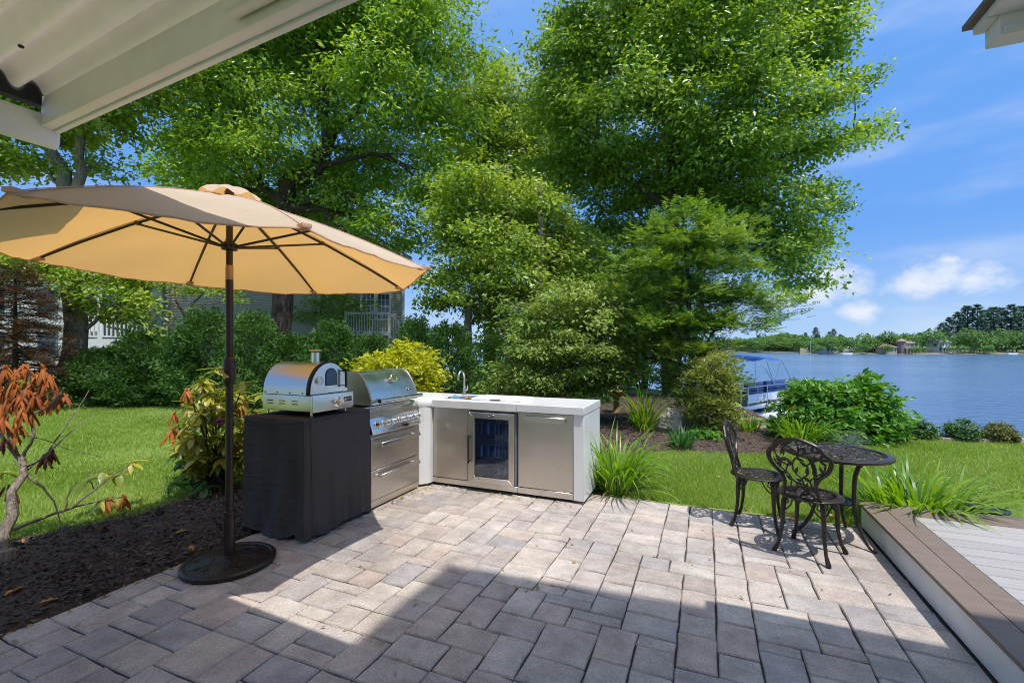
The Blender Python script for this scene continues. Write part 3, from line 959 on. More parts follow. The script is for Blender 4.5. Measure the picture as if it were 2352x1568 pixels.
def canopy():
    mb = MB(); ns, nt_ = 14, 12
    rr = random.Random(4)
    for k in range(8):
        a0, a1 = UP[k], UP[k] - R(45)
        vv = []
        ph = rr.uniform(0, 6)
        for i in range(ns + 1):
            s = .075 + .925 * i / ns
            A, B = rib_pt(a0, s), rib_pt(a1, s)
            for j in range(nt_ + 1):
                t = j / nt_
                p = A.lerp(B, t)
                bow = 4 * t * (1 - t)
                # cloth hangs in slightly between the ribs, hem pulled inwards, small pleats near the rib pockets
                inw = Vector((-p.x, -p.y, 0)) * (.028 * bow * s * s)
                p = p + inw
                p.z += -.022 * bow * s + .007 * s * math.sin(9 * t + ph + 3 * s) * bow + .007 * math.sin(13 * s + 5 * t + ph) * bow + .003 * math.sin(t * 31 + ph) * (s ** 3)
                p.z -= .012 * (s ** 8)
                vv.append(p)
        n = nt_ + 1
        ff = [(i * n + j, i * n + j + 1, (i + 1) * n + j + 1, (i + 1) * n + j) for i in range(ns) for j in range(nt_)]
        mb.add(vv, ff)
    o = obj('canopy', mb, M['canvas'], umb, angle=70)
    # hem: folded border
    hem = MB()
    for k in range(8):
        pts = [Vector(mb.v[k * (ns + 1) * (nt_ + 1) + ns * (nt_ + 1) + j]) for j in range(nt_ + 1)]
        hem.tube(pts, .005, 5)
    obj('hem', hem, M['canvas'], o)
    for k in range(8):
        pts = [Vector(mb.v[k * (ns + 1) * (nt_ + 1) + i * (nt_ + 1)]) + Vector((0, 0, .003)) for i in range(ns + 1)]
        obj('seam', MB().tube(pts, .0045, 5, flat=.5), M['canvas'], o)
    # vent cap with scalloped edge
    v = MB(); vv = []; na = 48; prof = [(.0, 2.632), (.05, 2.629), (.11, 2.614), (.16, 2.588), (.195, 2.555)]
    for (r, z) in prof:
        for j in range(na):
            a = 2 * math.pi * j / na + UP[0]
            sc = .5 + .5 * math.cos(8 * (a - UP[0]))
            zz = z + (r / .195) ** 3 * (.035 * (1 - sc) - .018)
            vv.append((r * math.cos(a), r * math.sin(a), zz))
    ff = [(i * na + j, i * na + (j + 1) % na, (i + 1) * na + (j + 1) % na, (i + 1) * na + j) for i in range(len(prof) - 1) for j in range(na)]
    v.add(vv, ff)
    obj('vent', v, M['canvas'], o, angle=70)
    return o


canopy()
HUB = Vector((0, 0, 2.215))
for a in UP:
    d = Vector((math.cos(a), math.sin(a), 0))
    rb = MB().tube([rib_pt(a, s) - Vector((0, 0, .018)) for s in (.04, .25, .5, .75, .97)], .0095, 6)
    ribo = obj('rib', rb, M['bronze_pole'], umb)
    m_ = rib_pt(a, .46) - Vector((0, 0, .03))
    obj('strut', MB().tube([HUB + d * .035, m_], .0085, 6).box(tuple(m_ + Vector((0, 0, .006))), (.03, .03, .025), rz=a), M['bronze_pole'], ribo)
    tip = rib_pt(a, .975) - Vector((0, 0, .014))
    obj('pocket', MB().box(tuple(tip), (.09, .05, .022), rz=a), M['canvas'], ribo, bevel=.006)
obj('hub', MB().lathe([(.02, 2.19), (.05, 2.195), (.052, 2.235), (.03, 2.25), (.022, 2.27)], 16), M['black'], umb)
obj('finial', MB().lathe([(.03, 2.54), (.03, 2.6), (.012, 2.63), (.018, 2.64), (.004, 2.655)], 12), M['bronze_pole'], umb)
obj('upper_pole', MB().lathe([(.0215, 2.085), (.0215, 2.58)], 20), M['bronze_pole'], umb)
obj('tilt_joint', MB().lathe([(.0235, 1.985), (.0245, 1.99), (.0245, 2.08), (.0235, 2.085)], 20), M['brass'], umb)
pole = obj('pole', MB().lathe([(.0245, .36), (.0245, 1.985)], 20), M['bronze_pole'], umb)
crank = obj('crank_housing', MB().lathe([(.026, 1.25), (.038, 1.27), (.040, 1.29), (.040, 1.40), (.037, 1.425), (.030, 1.44), (.026, 1.445)], 20), M['bronze_pole'], umb)
obj('crank_handle', MB().tube([(.0, -.045, 1.345), (.0, -.062, 1.345), (.02, -.066, 1.34), (.085, -.07, 1.315), (.09, -.10, 1.312)], [.014, .014, .009, .008, .011], 8), M['brass'], crank)
obj('base_tube', MB().lathe([(.0355, .05), (.0345, .30), (.031, .345), (.036, .35), (.036, .37), (.027, .375)], 20), M['bronze_pole'], umb)
base = obj('base', MB().lathe([(.285, 0), (.292, .008), (.292, .03), (.280, .042), (.262, .042), (.255, .036), (.18, .05), (.09, .066), (.05, .075), (.036, .076)], 64), M['bronze'], umb)


def scrolls():
    mb = MB()
    for k in range(6):
        a0 = k * math.pi / 3
        for sgn in (1, -1):
            pts = []
            for i in range(16):
                t = i / 15
                ang = a0 + sgn * (.06 + .42 * math.sin(t * math.pi * .9))
                r = .085 + .155 * t - .03 * math.sin(t * math.pi) * sgn
                z = .0665 - .031 * max(0, (r - .09) / .165)
                pts.append((r * math.cos(ang), r * math.sin(ang), z))
            mb.tube(pts, [.003 + .003 * math.sin(math.pi * i / 15) for i in range(16)], 6)
            sp = [(.19 + .022 * (1 - i / 12) * math.cos(i * .62) , .022 * (1 - i / 12) * math.sin(i * .62) * sgn, .05) for i in range(13)]
            rot = Matrix.Rotation(a0 + sgn * .3, 4, 'Z')
            mb.tube(sp, .0035, 5, M=rot)
    return mb


obj('scrollwork', scrolls(), M['bronze'], base)

# ------------------------------------------------------------------ kitchen island
isl = thing('kitchen_island', 'white topped outdoor kitchen island with steel doors, sink and gooseneck tap', 'kitchen island', (-2.0, 4.6, 0))
QF = 4.34


def slab(name, pts_or_a, b=None, m_='white_panel', parent=None, bevel=.004):
    mb = MB().span(pts_or_a, b)
    return wobj(name, mb, M[m_], parent or isl, bevel=bevel, seg=1)


# carcass
slab('cabinet', (-2.80, QF + .02, .06), (-2.335, 5.0, .86), 'steel', bevel=0)
slab('cabinet', (-1.785, QF + .02, .06), (-1.19, 5.0, .86), 'steel', bevel=0)
slab('cabinet', (-3.52, 4.19, .03), (-2.93, 5.0, .86), 'white_panel', bevel=0)
slab('rail', (-2.333, QF + .02, .845), (-1.787, 5.0, .862), 'steel', bevel=0)
slab('floor_pan', (-2.333, QF + .02, .05), (-1.787, 5.0, .085), 'steel', bevel=0)
slab('back_panel', (-2.333, 4.97, .087), (-1.787, 5.0, .843), 'steel', bevel=0)
# fronts
slab('door_panel', (-2.795, QF, .092), (-2.365, QF + .018, .858), 'steel', bevel=.003)
slab('jamb', (-2.360, QF - .004, .092), (-2.325, QF + .018, .858), 'steel', bevel=.002)
dr = slab('door', (-1.768, QF - .004, .097), (-1.192, QF + .018, .858), 'steel', bevel=.003)
hd = MB().span((-1.70, QF - .045, .775), (-1.27, QF - .03, .825)).span((-1.69, QF - .032, .79), (-1.66, QF - .004, .81)).span((-1.31, QF - .032, .79), (-1.28, QF - .004, .81))
wobj('handle', hd, M['steel_x'], dr, bevel=.003, seg=1)
slab('plinth', (-2.80, QF - .002, .03), (-1.779, QF + .016, .086), 'steel_x', bevel=.002)
slab('plinth', (-1.776, QF - .006, .03), (-1.192, QF + .016, .091), 'steel_x', bevel=.002)
# white leg panel on the right end, faceted corner post
slab('end_panel', (-1.187, QF - .015, .03), (-1.082, 5.03, .862), 'white_panel', bevel=.003)
post = MB().prism([(-2.925, 4.185), (-2.875, 4.185), (-2.835, 4.225), (-2.80, 4.29), (-2.80, 4.345), (-2.925, 4.345)], .03, .862)
wobj('corner_post', post, M['white_panel'], isl, smooth=False)
# worktop slabs (the sink hole is left open between four butted pieces)
wt = MB()
wt.span((-2.788, 4.305, .865), (-1.779, 4.50, .94)).span((-2.788, 4.50, .865), (-2.76, 4.86, .94)).span((-2.42, 4.50, .865), (-1.779, 4.86, .94)).span((-2.788, 4.86, .865), (-1.779, 5.05, .94))
wobj('worktop', wt, M['white_panel'], isl, smooth=False)
slab('worktop', (-1.776, 4.303, .865), (-1.078, 5.05, .9405), 'white_panel', bevel=.003)
wobj('worktop', MB().prism([(-3.55, 4.175), (-2.885, 4.175), (-2.792, 4.29), (-2.792, 5.05), (-3.55, 5.05)], .865, .9405), M['white_panel'], isl, bevel=.003, seg=1)
sk = MB().lathe([(.04, .78), (.13, .785), (.165, .81), (.172, .935), (.178, .945), (.185, .945), (.185, .9412), (.171, .9412)], 32, Matrix.Translation((-2.59, 4.68, 0)), cap=False)
sink = wobj('sink', sk, M['chrome'], isl)
wobj('sink_drain', MB().lathe([(.038, .779), (.038, .784), (.02, .782)], 16, Matrix.Translation((-2.59, 4.68, 0))), M['nickel'], sink)
fx, fy = -2.74, 4.955
pth = [(fx, fy, .94), (fx, fy, 1.15)] + [(fx, fy - .075 + .075 * math.cos(t), 1.15 + .085 * math.sin(t)) for t in [math.pi * i / 12 for i in range(1, 13)]] + [(fx, fy - .15, 1.125)]
tap = wobj('tap', MB().tube(pth, .0125, 12).lathe([(.028, .94), (.028, .95), (.02, .965), (.02, 1.03), (.014, 1.04)], 16, Matrix.Translation((fx, fy, 0))), M['nickel'], isl)
wobj('lever', MB().tube([(fx + .015, fy, 1.0), (fx + .04, fy - .005, 1.0), (fx + .05, fy - .01, 1.06)], [.011, .009, .006], 8), M['nickel'], tap)
for (a, b) in ((-2.62, 4.40), (-1.85, 4.40), (-1.62, 4.40), (-1.20, 4.39), (-2.86, 4.30), (-1.14, 4.98), (-2.7, 4.95), (-1.3, 4.95)):
    wobj('foot', MB().lathe([(.022, 0), (.022, .008), (.009, .012), (.009, .06)], 12, Matrix.Translation((a, b, 0))), M['nickel'], isl)

bd = thing('sink_cover', 'white board lying over the sink end of the worktop', 'board', (-2.10, 4.68, .9415))
obj('board', MB().span((-.29, -.2, 0), (.29, .2, .022)), M['board_white'], bd, bevel=.006)
obj('grip', MB().span((-.06, -.205, .006), (.06, -.2005, .016)), M['dark'], bd)

# ------------------------------------------------------------------ beverage fridge
fr = thing('beverage_fridge', 'glass door drinks fridge built in between the two steel doors', 'fridge', (-2.055, 4.6, .087))
FX0, FX1, FZ0, FZ1 = -2.318, -1.800, .097, .836
yb = QF + .005
liner = MB().span((FX0, yb, FZ0), (FX0 + .03, 4.93, FZ1)).span((FX1 - .03, yb, FZ0), (FX1, 4.93, FZ1)).span((FX0 + .03, yb, FZ0), (FX1 - .03, 4.93, FZ0 + .03)).span((FX0 + .03, yb, FZ1 - .03), (FX1 - .03, 4.93, FZ1)).span((FX0 + .03, 4.9, FZ0 + .03), (FX1 - .03, 4.93, FZ1 - .03))
wobj('liner', liner, mat('fridge_liner', (.42, .56, .80), .5), fr, smooth=False)
fw = .062
yf = QF - .05
for nm, pl in (('frame', [(FX0, FZ0), (FX1, FZ0), (FX1 - fw, FZ0 + fw), (FX0 + fw, FZ0 + fw)]), ('frame', [(FX1, FZ0), (FX1, FZ1), (FX1 - fw, FZ1 - fw), (FX1 - fw, FZ0 + fw)]),
               ('frame', [(FX1, FZ1), (FX0, FZ1), (FX0 + fw, FZ1 - fw), (FX1 - fw, FZ1 - fw)]), ('frame', [(FX0, FZ1), (FX0, FZ0), (FX0 + fw, FZ0 + fw), (FX0 + fw, FZ1 - fw)])):
    mb = MB().prism(pl, -(QF - .006), -yf, Matrix(((1, 0, 0, 0), (0, 0, -1, 0), (0, 1, 0, 0), (0, 0, 0, 1))))
    wobj(nm, mb, M['steel'] if pl[0][1] != pl[1][1] else M['steel_x'], fr, bevel=.003, seg=1)
for xa, xb in ((FX0 + .004, FX0 + fw), (FX1 - fw, FX1 - .004)):
    wobj('gasket', MB().span((xa, QF - .004, FZ0 + .004), (xb, QF + .003, FZ1 - .004)), M['black'], fr)
g = D.materials.new('fridge_glass'); g.use_nodes = True
nt = g.node_tree; N = nt.nodes; L = nt.links
b0 = N['Principled BSDF']; N.remove(b0)
gl = N.new('ShaderNodeBsdfGlossy'); gl.inputs['Roughness'].default_value = .03; gl.inputs['Color'].default_value = (.9, .95, 1, 1)
tr = N.new('ShaderNodeBsdfTransparent'); tr.inputs['Color'].default_value = (.93, .96, 1.0, 1)
fr_ = N.new('ShaderNodeFresnel'); fr_.inputs['IOR'].default_value = 1.6
ms = N.new('ShaderNodeMixShader'); L.new(fr_.outputs[0], ms.inputs[0]); L.new(tr.outputs[0], ms.inputs[1]); L.new(gl.outputs[0], ms.inputs[2]); L.new(ms.outputs[0], N['Material Output'].inputs[0])
wobj('glass', MB().span((FX0 + fw - .004, yf + .012, FZ0 + fw - .004), (FX1 - fw + .004, yf + .018, FZ1 - fw + .004)), g, fr, smooth=False)
for z in (.335, .575):
    sh = MB()
    for i in range(12):
        x = FX0 + .04 + i * (FX1 - FX0 - .08) / 11
        sh.tube([(x, QF + .03, z), (x, 4.88, z)], .002, 5)
    sh.tube([(FX0 + .035, QF + .03, z), (FX1 - .035, QF + .03, z)], .005, 6)
    wobj('shelf', sh, M['chrome'], fr)
wobj('handle', MB().span((FX0 + .004, yf - .04, .30), (FX0 + .022, yf - .028, .60)).span((FX0 + .006, yf - .03, .315), (FX0 + .02, yf, .335)).span((FX0 + .006, yf - .03, .565), (FX0 + .02, yf, .585)), M['black'], fr, bevel=.002, seg=1)
lk = wobj('lock', MB().lathe([(.010, 0), (.010, .006), (.006, .008)], 12, Matrix.Translation((FX0 + .12, yf, FZ0 + .034)) @ Matrix.Rotation(R(90), 4, 'X')), M['chrome'], fr)


def badge(parent, c, w, h, facing, words_, bm=None):
    """black enamel badge: border, flame mark, lettering. facing: '+x' or '-y' """
    rot = FACE_X if facing == '+x' else FACE_NY
    b = base_of(parent)
    loc = Vector(c) - b
    o = obj('badge', MB().span((-w / 2, -h / 2, 0), (w / 2, h / 2, .003)), M['chrome'], parent, loc, rot, bevel=.001, seg=1)
    obj('field', MB().span((-w * .47, -h * .42, .0032), (w * .47, h * .42, .0038)), M['black'], o)
    s = h * .3
    fl = MB().prism([(-w * .33 + s * x, s * y) for x, y in ((-.8, -1), (.8, -1), (.45, -.2), (0, 1.1), (-.45, -.2))], .0040, .0046)
    fl.prism([(-w * .33 + s * x, s * y) for x, y in ((.3, -.85), (-.3, -.85), (0, .2))][::-1], .0048, .0050)
    obj('flame_mark', fl, M['white_trim'], o, smooth=False)
    text('lettering', words_, h * .36, M['white_trim'], o, (w * .13, 0, .0042), (0, 0, 0), .0002)
    return o


badge(fr, ((FX0 + FX1) / 2, yf, FZ1 - .03), .075, .03, '-y', 'MONT ALPI')

can = thing('drink_can', 'silver and blue drink can standing on a fridge shelf', 'can', (-2.2, 4.45, .34), group='drink cans inside the fridge')
obj('body', MB().lathe([(.026, 0), (.031, .006), (.031, .105), (.026, .118)], 14), mat('blue_can', (.07, .17, .42), .3, .5, obj_rand=.5), can)
obj('lid', MB().lathe([(.026, .118), (.027, .121), (.024, .121), (.024, .119)], 14), M['chrome'], can)


def dup(root, loc, rotz=None, label=None, scale=None, colour=None):
    r = root.copy(); COL.objects.link(r); r.location = loc
    if rotz is not None: r.rotation_euler = (0, 0, rotz)
    if scale is not None: r.scale = (scale,) * 3 if isinstance(scale, (int, float)) else scale
    if label: r['label'] = label
    for ch in list(root.children):
        c = ch.copy(); COL.objects.link(c); c.parent = r
        for g_ in list(ch.children):
            d_ = g_.copy(); COL.objects.link(d_); d_.parent = c
    return r


first = True
for z in (.128, .34, .58):
    for i in range(6):
        if z < .2 and i < 3: continue
        loc = (FX0 + .09 + i * .068, 4.42 + .03 * ((i * 7) % 3), z + .002)
        if first: can.location = loc; first = False
        else: dup(can, loc)

# ------------------------------------------------------------------ grill
gr = thing('gas_grill', 'stainless gas grill with closed hood, knob panel and two drawers', 'grill', (-3.2, 3.78, 0))
G0, G1 = 3.395, 4.168
wobj('cabinet', MB().span((-3.52, G0, .07), (-2.885, G1, .90)), M['steel'], gr, smooth=False)
wobj('deck_tray', MB().span((-3.53, G0 - .004, .902), (-2.93, G1, .955)), M['steel_x'], gr, bevel=.006)


def prism_y(poly_xz, y0, y1):
    """extrude an xz outline along y"""
    return MB().prism(poly_xz, -y1, -y0, Matrix(((1, 0, 0, 0), (0, 0, -1, 0), (0, 1, 0, 0), (0, 0, 0, 1))))


hp = [(-2.872, .975), (-2.878, 1.03), (-2.905, 1.11), (-2.945, 1.19), (-2.99, 1.25), (-3.03, 1.278), (-3.08, 1.287), (-3.30, 1.275), (-3.42, 1.22), (-3.49, 1.10), (-3.50, .975)]
hood = wobj('hood', prism_y(hp[::-1], 3.432, 4.128), M['steel_light'], gr, angle=30)
def grow(k, dz=0): return [(-3.18 + (x + 3.18) * k, .975 + (z - .975) * k) for x, z in hp]
for a, b in ((3.405, 3.43), (4.130, 4.152)):
    wobj('hood_end', prism_y(grow(1.018)[::-1], a, b), M['steel'], hood, bevel=.003, seg=1, angle=30)
hb = MB().tube([(-2.80, 3.44, 1.015), (-2.80, 4.12, 1.015)], .02, 14).span((-2.875, 3.50, 1.0), (-2.80, 3.52, 1.03)).span((-2.875, 4.04, 1.0), (-2.80, 4.06, 1.03))
wobj('handle', hb, M['chrome'], hood, angle=50)
tm = Matrix.Translation((-2.952, 3.80, 1.196)) @ Matrix.Rotation(R(62), 4, 'Y')
wobj('thermometer', MB().lathe([(.022, -.01), (.022, .03), (.045, .032), (.045, .045), (.04, .05), (.0401, .046)], 20, tm), M['chrome'], hood)
bt = badge(hood, (-2.889, 4.03, 1.085), .07, .03, '+x', 'MONT ALPI')
bt.rotation_euler = (R(72), 0, R(90))
# sloping knob panel
cp = prism_y([(-2.93, .70), (-2.845, .70), (-2.838, .712), (-2.915, .935), (-2.925, .945), (-2.96, .945)], G0 - .002, G1)
panel = wobj('control_panel', cp, M['steel_light'], gr, bevel=.003, seg=1)
wobj('panel_seam', prism_y([(-2.873, .80), (-2.87, .80), (-2.871, .803), (-2.874, .803)], G0, G1 - .002), M['dark'], panel)
pn = Vector((.946, 0, .324)).normalized()
for i, q in enumerate((3.475, 3.585, 3.735, 3.875, 4.00, 4.095)):
    c = Vector((-2.862, q, .785))
    km = Matrix.Translation(c) @ pn.to_track_quat('Z', 'Y').to_matrix().to_4x4()
    kb = wobj('knob', MB().lathe([(.038, 0), (.038, .008), (.030, .012), (.027, .03), (.027, .05), (.022, .056)], 20, km), M['chrome'], panel)
    kg = MB().box((0, 0, .062), (.013, .05, .014), km)
    b_ = base_of(kb); 
    wobj('grip', kg, M['chrome'], panel, bevel=.003, seg=1)
km = Matrix.Translation(Vector((-2.84, 3.90, .725))) @ pn.to_track_quat('Z', 'Y').to_matrix().to_4x4()
wobj('igniter', MB().lathe([(.016, 0), (.016, .02), (.012, .03)], 12, km), M['black'], panel)
for q in (3.44, 3.55, 3.70, 3.80, 4.07, 4.12):
    km = Matrix.Translation(Vector((-2.843, q, .722))) @ pn.to_track_quat('Z', 'Y').to_matrix().to_4x4()
    wobj('screw', MB().lathe([(.006, 0), (.005, .003)], 8, km), M['dark'], panel)
for z0, z1, hz in ((.368, .668, .60), (.085, .362, .302)):
    d_ = wobj('drawer', MB().span((-2.885, G0 + .004, z0), (-2.862, G1 - .004, z1)), M['steel_x'], gr, bevel=.003, seg=1)
    h_ = MB().span((-2.815, G0 + .09, hz - .018), (-2.803, G1 - .06, hz + .022)).span((-2.86, G0 + .10, hz - .012), (-2.81, G0 + .13, hz + .012)).span((-2.86, G1 - .10, hz - .012), (-2.81, G1 - .07, hz + .012))
    wobj('handle', h_, M['steel_light'], d_, bevel=.003, seg=1)
wobj('plinth', MB().span((-2.885, G0 + .004, .018), (-2.868, G1 - .004, .079)), M['steel_x'], gr, bevel=.002, seg=1)
for q in (3.44, 4.12):
    for p in (-2.92, -3.48):
        wobj('foot', MB().lathe([(.02, 0), (.02, .008), (.009, .012), (.009, .07)], 12, Matrix.Translation((p, q, 0))), M['nickel'], gr)

# ------------------------------------------------------------------ cloth-covered cart
cv = thing('covered_cart', 'serving cart hidden under a black fitted fabric cover', 'cart cover', (-3.19, 2.995, 0))


def cover_mesh():
    x0, x1, y0, y1, zt = -3.53, -2.852, 2.615, 3.378, .948
    per = []
    def seg_(a, b, n):
        for i in range(n):
            t = i / n; per.append((a[0] + (b[0] - a[0]) * t, a[1] + (b[1] - a[1]) * t))
    r = .022
    def arc(cx, cy, a0):
        for i in range(5):
            a = a0 + math.pi / 2 * i / 5; per.append((cx + r * math.cos(a), cy + r * math.sin(a)))
    seg_((x0 + r, y0), (x1 - r, y0), 40); arc(x1 - r, y0 + r, -math.pi / 2)
    seg_((x1, y0 + r), (x1, y1 - r), 44); arc(x1 - r, y1 - r, 0)
    seg_((x1 - r, y1), (x0 + r, y1), 14); arc(x0 + r, y1 - r, math.pi / 2)
    seg_((x0, y1 - r), (x0, y0 + r), 24); arc(x0 + r, y0 + r, math.pi)
    n = len(per); mb = MB(); vv = []
    nz = 34
    cx, cy = (x0 + x1) / 2, (y0 + y1) / 2
    for k in range(nz + 1):
        v = k / nz
        z = .028 + (zt - .028) * v
        for i, (x, y) in enumerate(per):
            u = i / n * 2 * math.pi
            nx, ny = x - cx, y - cy
            side_y = abs(abs(ny) - (y1 - y0) / 2) < .012
            # outward normal of the rounded box
            w = Vector((0, math.copysign(1, ny))) if side_y else Vector((math.copysign(1, nx), 0))
            edge = min(abs(x - x0), abs(x - x1)) if side_y else min(abs(y - y0), abs(y - y1))
            soft = min(1, edge / .10)
            f = (1 - v) ** .8
            drop = .010 * math.sin(u * 11 + 2.2 * v + math.sin(v * 5)) * f * soft + .008 * math.sin(u * 23 + 5 * v) * f * f * soft
            drop += .012 * math.sin(7 * v + x * 9 + y * 6) * math.sin(math.pi * v) * soft
            if side_y and ny < 0:
                drop += -.045 * math.sin(math.pi * min(1, v * 1.05)) ** .8 * soft + .018 * math.sin((x - x0) * 21 - v * 3) * soft * (1 - v * .6)
                if v > .955: drop *= .25
            d = drop + .02 * f
            zz = z + (.012 * math.sin(u * 9) + .016 * math.sin(u * 4 + 1)) * (1 - v) ** 6
            vv.append((x + w.x * d, y + w.y * d, max(zz, .012)))
    ff = [(k * n + i, k * n + (i + 1) % n, (k + 1) * n + (i + 1) % n, (k + 1) * n + i) for k in range(nz) for i in range(n)]
    # gently hollowed top
    o0 = nz * n; rings = 7
    for k in range(1, rings):
        s = 1 - k / rings
        for i, (x, y) in enumerate(per):
            vv.append((cx + (x - cx) * s, cy + (y - cy) * s, zt + .012 * (1 - s * s) ** .3 - .006 * math.sin(x * 12) * math.sin(y * 10) * (1 - s)))
    for k in range(rings - 1):
        a = nz * n + k * n
        ff += [(a + i, a + (i + 1) % n, a + n + (i + 1) % n, a + n + i) for i in range(n)]
    ff.append(tuple(nz * n + (rings - 1) * n + i for i in range(n)))
    mb.add(vv, ff)
    return mb


cvo = wobj('cover', cover_mesh(), M['cover'], cv, angle=60)
sm = MB()
sm.tube([(-2.85, 2.615, .945), (-2.838, 2.606, .6), (-2.832, 2.60, .3), (-2.826, 2.594, .04)], .005, 6)
sm.tube([(-2.842, 2.675, .945), (-2.835, 2.675, .6), (-2.826, 2.675, .3), (-2.822, 2.675, .04)], .0028, 6)
wobj('seam', sm, M['cover'], cvo)
wobj('top_hem', MB().tube([(-3.53, 2.61, .94), (-3.36, 2.598, .925), (-3.19, 2.592, .918), (-3.02, 2.598, .926), (-2.85, 2.61, .945), (-2.846, 2.8, .948), (-2.846, 3.0, .948), (-2.848, 3.36, .948)], .006, 6), M['cover'], cvo)

# ------------------------------------------------------------------ pizza oven
po = thing('pizza_oven', 'domed stainless pizza oven with chimney standing on the black cover', 'pizza oven', (-3.14, 2.93, .965))
X0, X1, Y0, Y1 = -3.43, -2.862, 2.715, 3.145
yc_, zb = (Y0 + Y1) / 2, 1.128
wobj('base', MB().span((X0, Y0, 1.0), (X1 - .012, Y1, zb)), M['steel_x'], po, bevel=.006)
fp = wobj('front_panel', MB().span((X1 - .012, Y0 - .012, .996), (X1 + .008, Y1 + .012, zb + .006)), M['steel_light'], po, bevel=.008, seg=3)
kn = Matrix.Translation((X1 + .008, 2.965, 1.062)) @ Matrix.Rotation(R(90), 4, 'Y')
kk = wobj('knob', MB().lathe([(.042, 0), (.042, .008), (.032, .014), (.029, .045), (.024, .05)], 24, kn), M['chrome'], fp)
badge(fp, (X1 + .008, 3.085, 1.075), .095, .05, '+x', 'MONT ALPI')
def arch(k=1.0, n=20, w=.212, h=.262, zb_=zb + .004):
    return [(yc_ + w * k * math.cos(math.pi * i / n), zb_ + h * k * math.sin(math.pi * i / n) ** .92) for i in range(n + 1)]
def prism_x(poly_yz, x0, x1):
    return MB().prism(poly_yz, x0, x1, Matrix(((0, 0, 1, 0), (1, 0, 0, 0), (0, 1, 0, 0), (0, 0, 0, 1))))
dome = wobj('dome', prism_x(arch(), X0 + .006, -2.94), M['steel_x'], po, angle=30)
wobj('dome_rim', prism_x(arch(1.012), -2.94, -2.915), M['dark'], dome, angle=30)
door = wobj('door', prism_x(arch(.955, zb_=zb + .008), -2.915, -2.903), M['steel_light'], po, angle=30)
wy = 2.945
wa = [(wy + .058, zb + .075)] + [(wy + .058 * math.cos(math.pi * i / 12), zb + .15 + .058 * math.sin(math.pi * i / 12)) for i in range(13)] + [(wy - .058, zb + .075)]
wobj('window_frame', prism_x([(wy + (y - wy) * 1.12, zb + .135 + (z - zb - .135) * 1.1) for y, z in wa], -2.903, -2.900), M['dark'], door, angle=30)
wobj('window', prism_x(wa, -2.900, -2.8985), mat('oven_glass', (.02, .04, .08), .06, spec=.9), door, angle=30)
wobj('thermometer', MB().lathe([(.034, 0), (.034, .014), (.029, .018), (.0289, .015)], 20, Matrix.Translation((-2.903, 2.815, zb + .115)) @ Matrix.Rotation(R(90), 4, 'Y')), M['nickel'], door)
dh = MB().tube([(-2.862, 3.075, zb + .045), (-2.862, 3.075, zb + .20)], .011, 10)
dh.tube([(-2.903, 3.075, zb + .06), (-2.862, 3.075, zb + .06)], .005, 6).tube([(-2.903, 3.075, zb + .185), (-2.862, 3.075, zb + .185)], .005, 6)
wobj('door_handle', dh, M['black'], door)
for i, x in enumerate((-3.34, -3.20, -3.06)):
    for dz in (0, .024):
        wobj('vent_slot', MB().span((x - .032, Y0 - .002, 1.052 + dz), (x + .032, Y0 + .002, 1.059 + dz)), M['dark'], po)
for x in (-3.40, -3.26, -3.12, -2.98):
    wobj('rivet', MB().lathe([(.006, 0), (.004, .004)], 8, Matrix.Translation((x, Y0 + .001, zb + .018)) @ Matrix.Rotation(R(90), 4, 'X')), M['dark'], po)
chm = Matrix.Translation((-3.06, yc_, 0))
ch = wobj('chimney', MB().lathe([(.034, zb + .235), (.034, zb + .345)], 20, chm), M['steel_light'], po)
wobj('chimney_cap', MB().lathe([(.036, zb + .352), (.056, zb + .358), (.05, zb + .366), (.02, zb + .374)], 20, chm), M['steel_x'], ch)
for (x, y) in ((X0 + .03, Y0 + .03), (X1 - .05, Y0 + .03), (X0 + .03, Y1 - .03), (X1 - .05, Y1 - .03)):
    wobj('foot', MB().lathe([(.014, .958), (.014, .965), (.010, .968), (.010, 1.0)], 10, Matrix.Translation((x, y, 0))), M['chrome'], po)

# ------------------------------------------------------------------ cast aluminium bistro set
def cast_leaf():
    mb = MB(); pts = []
    for i in range(5):
        t = i / 4
        w = .2 * math.sin(math.pi * (t ** .8)) + .01
        x = t
        pts += [(x, -w, .02), (x, 0, .09), (x, w, .02), (x, 0, -.07)]
    ff = [(i * 4 + j, (i + 1) * 4 + j, (i + 1) * 4 + (j + 1) % 4, i * 4 + (j + 1) % 4) for i in range(4) for j in range(4)]
    mb.add(pts, ff)
    return mesh_of('leaf', mb, angle=80)


LEAF = cast_leaf(); LEAF.materials.append(M['bronze'])


def frame_dir(xax, nrm):
    x = Vector(xax).normalized(); z = Vector(nrm); z = (z - x * z.dot(x)).normalized(); y = z.cross(x)
    return Matrix((x, y, z)).transposed()


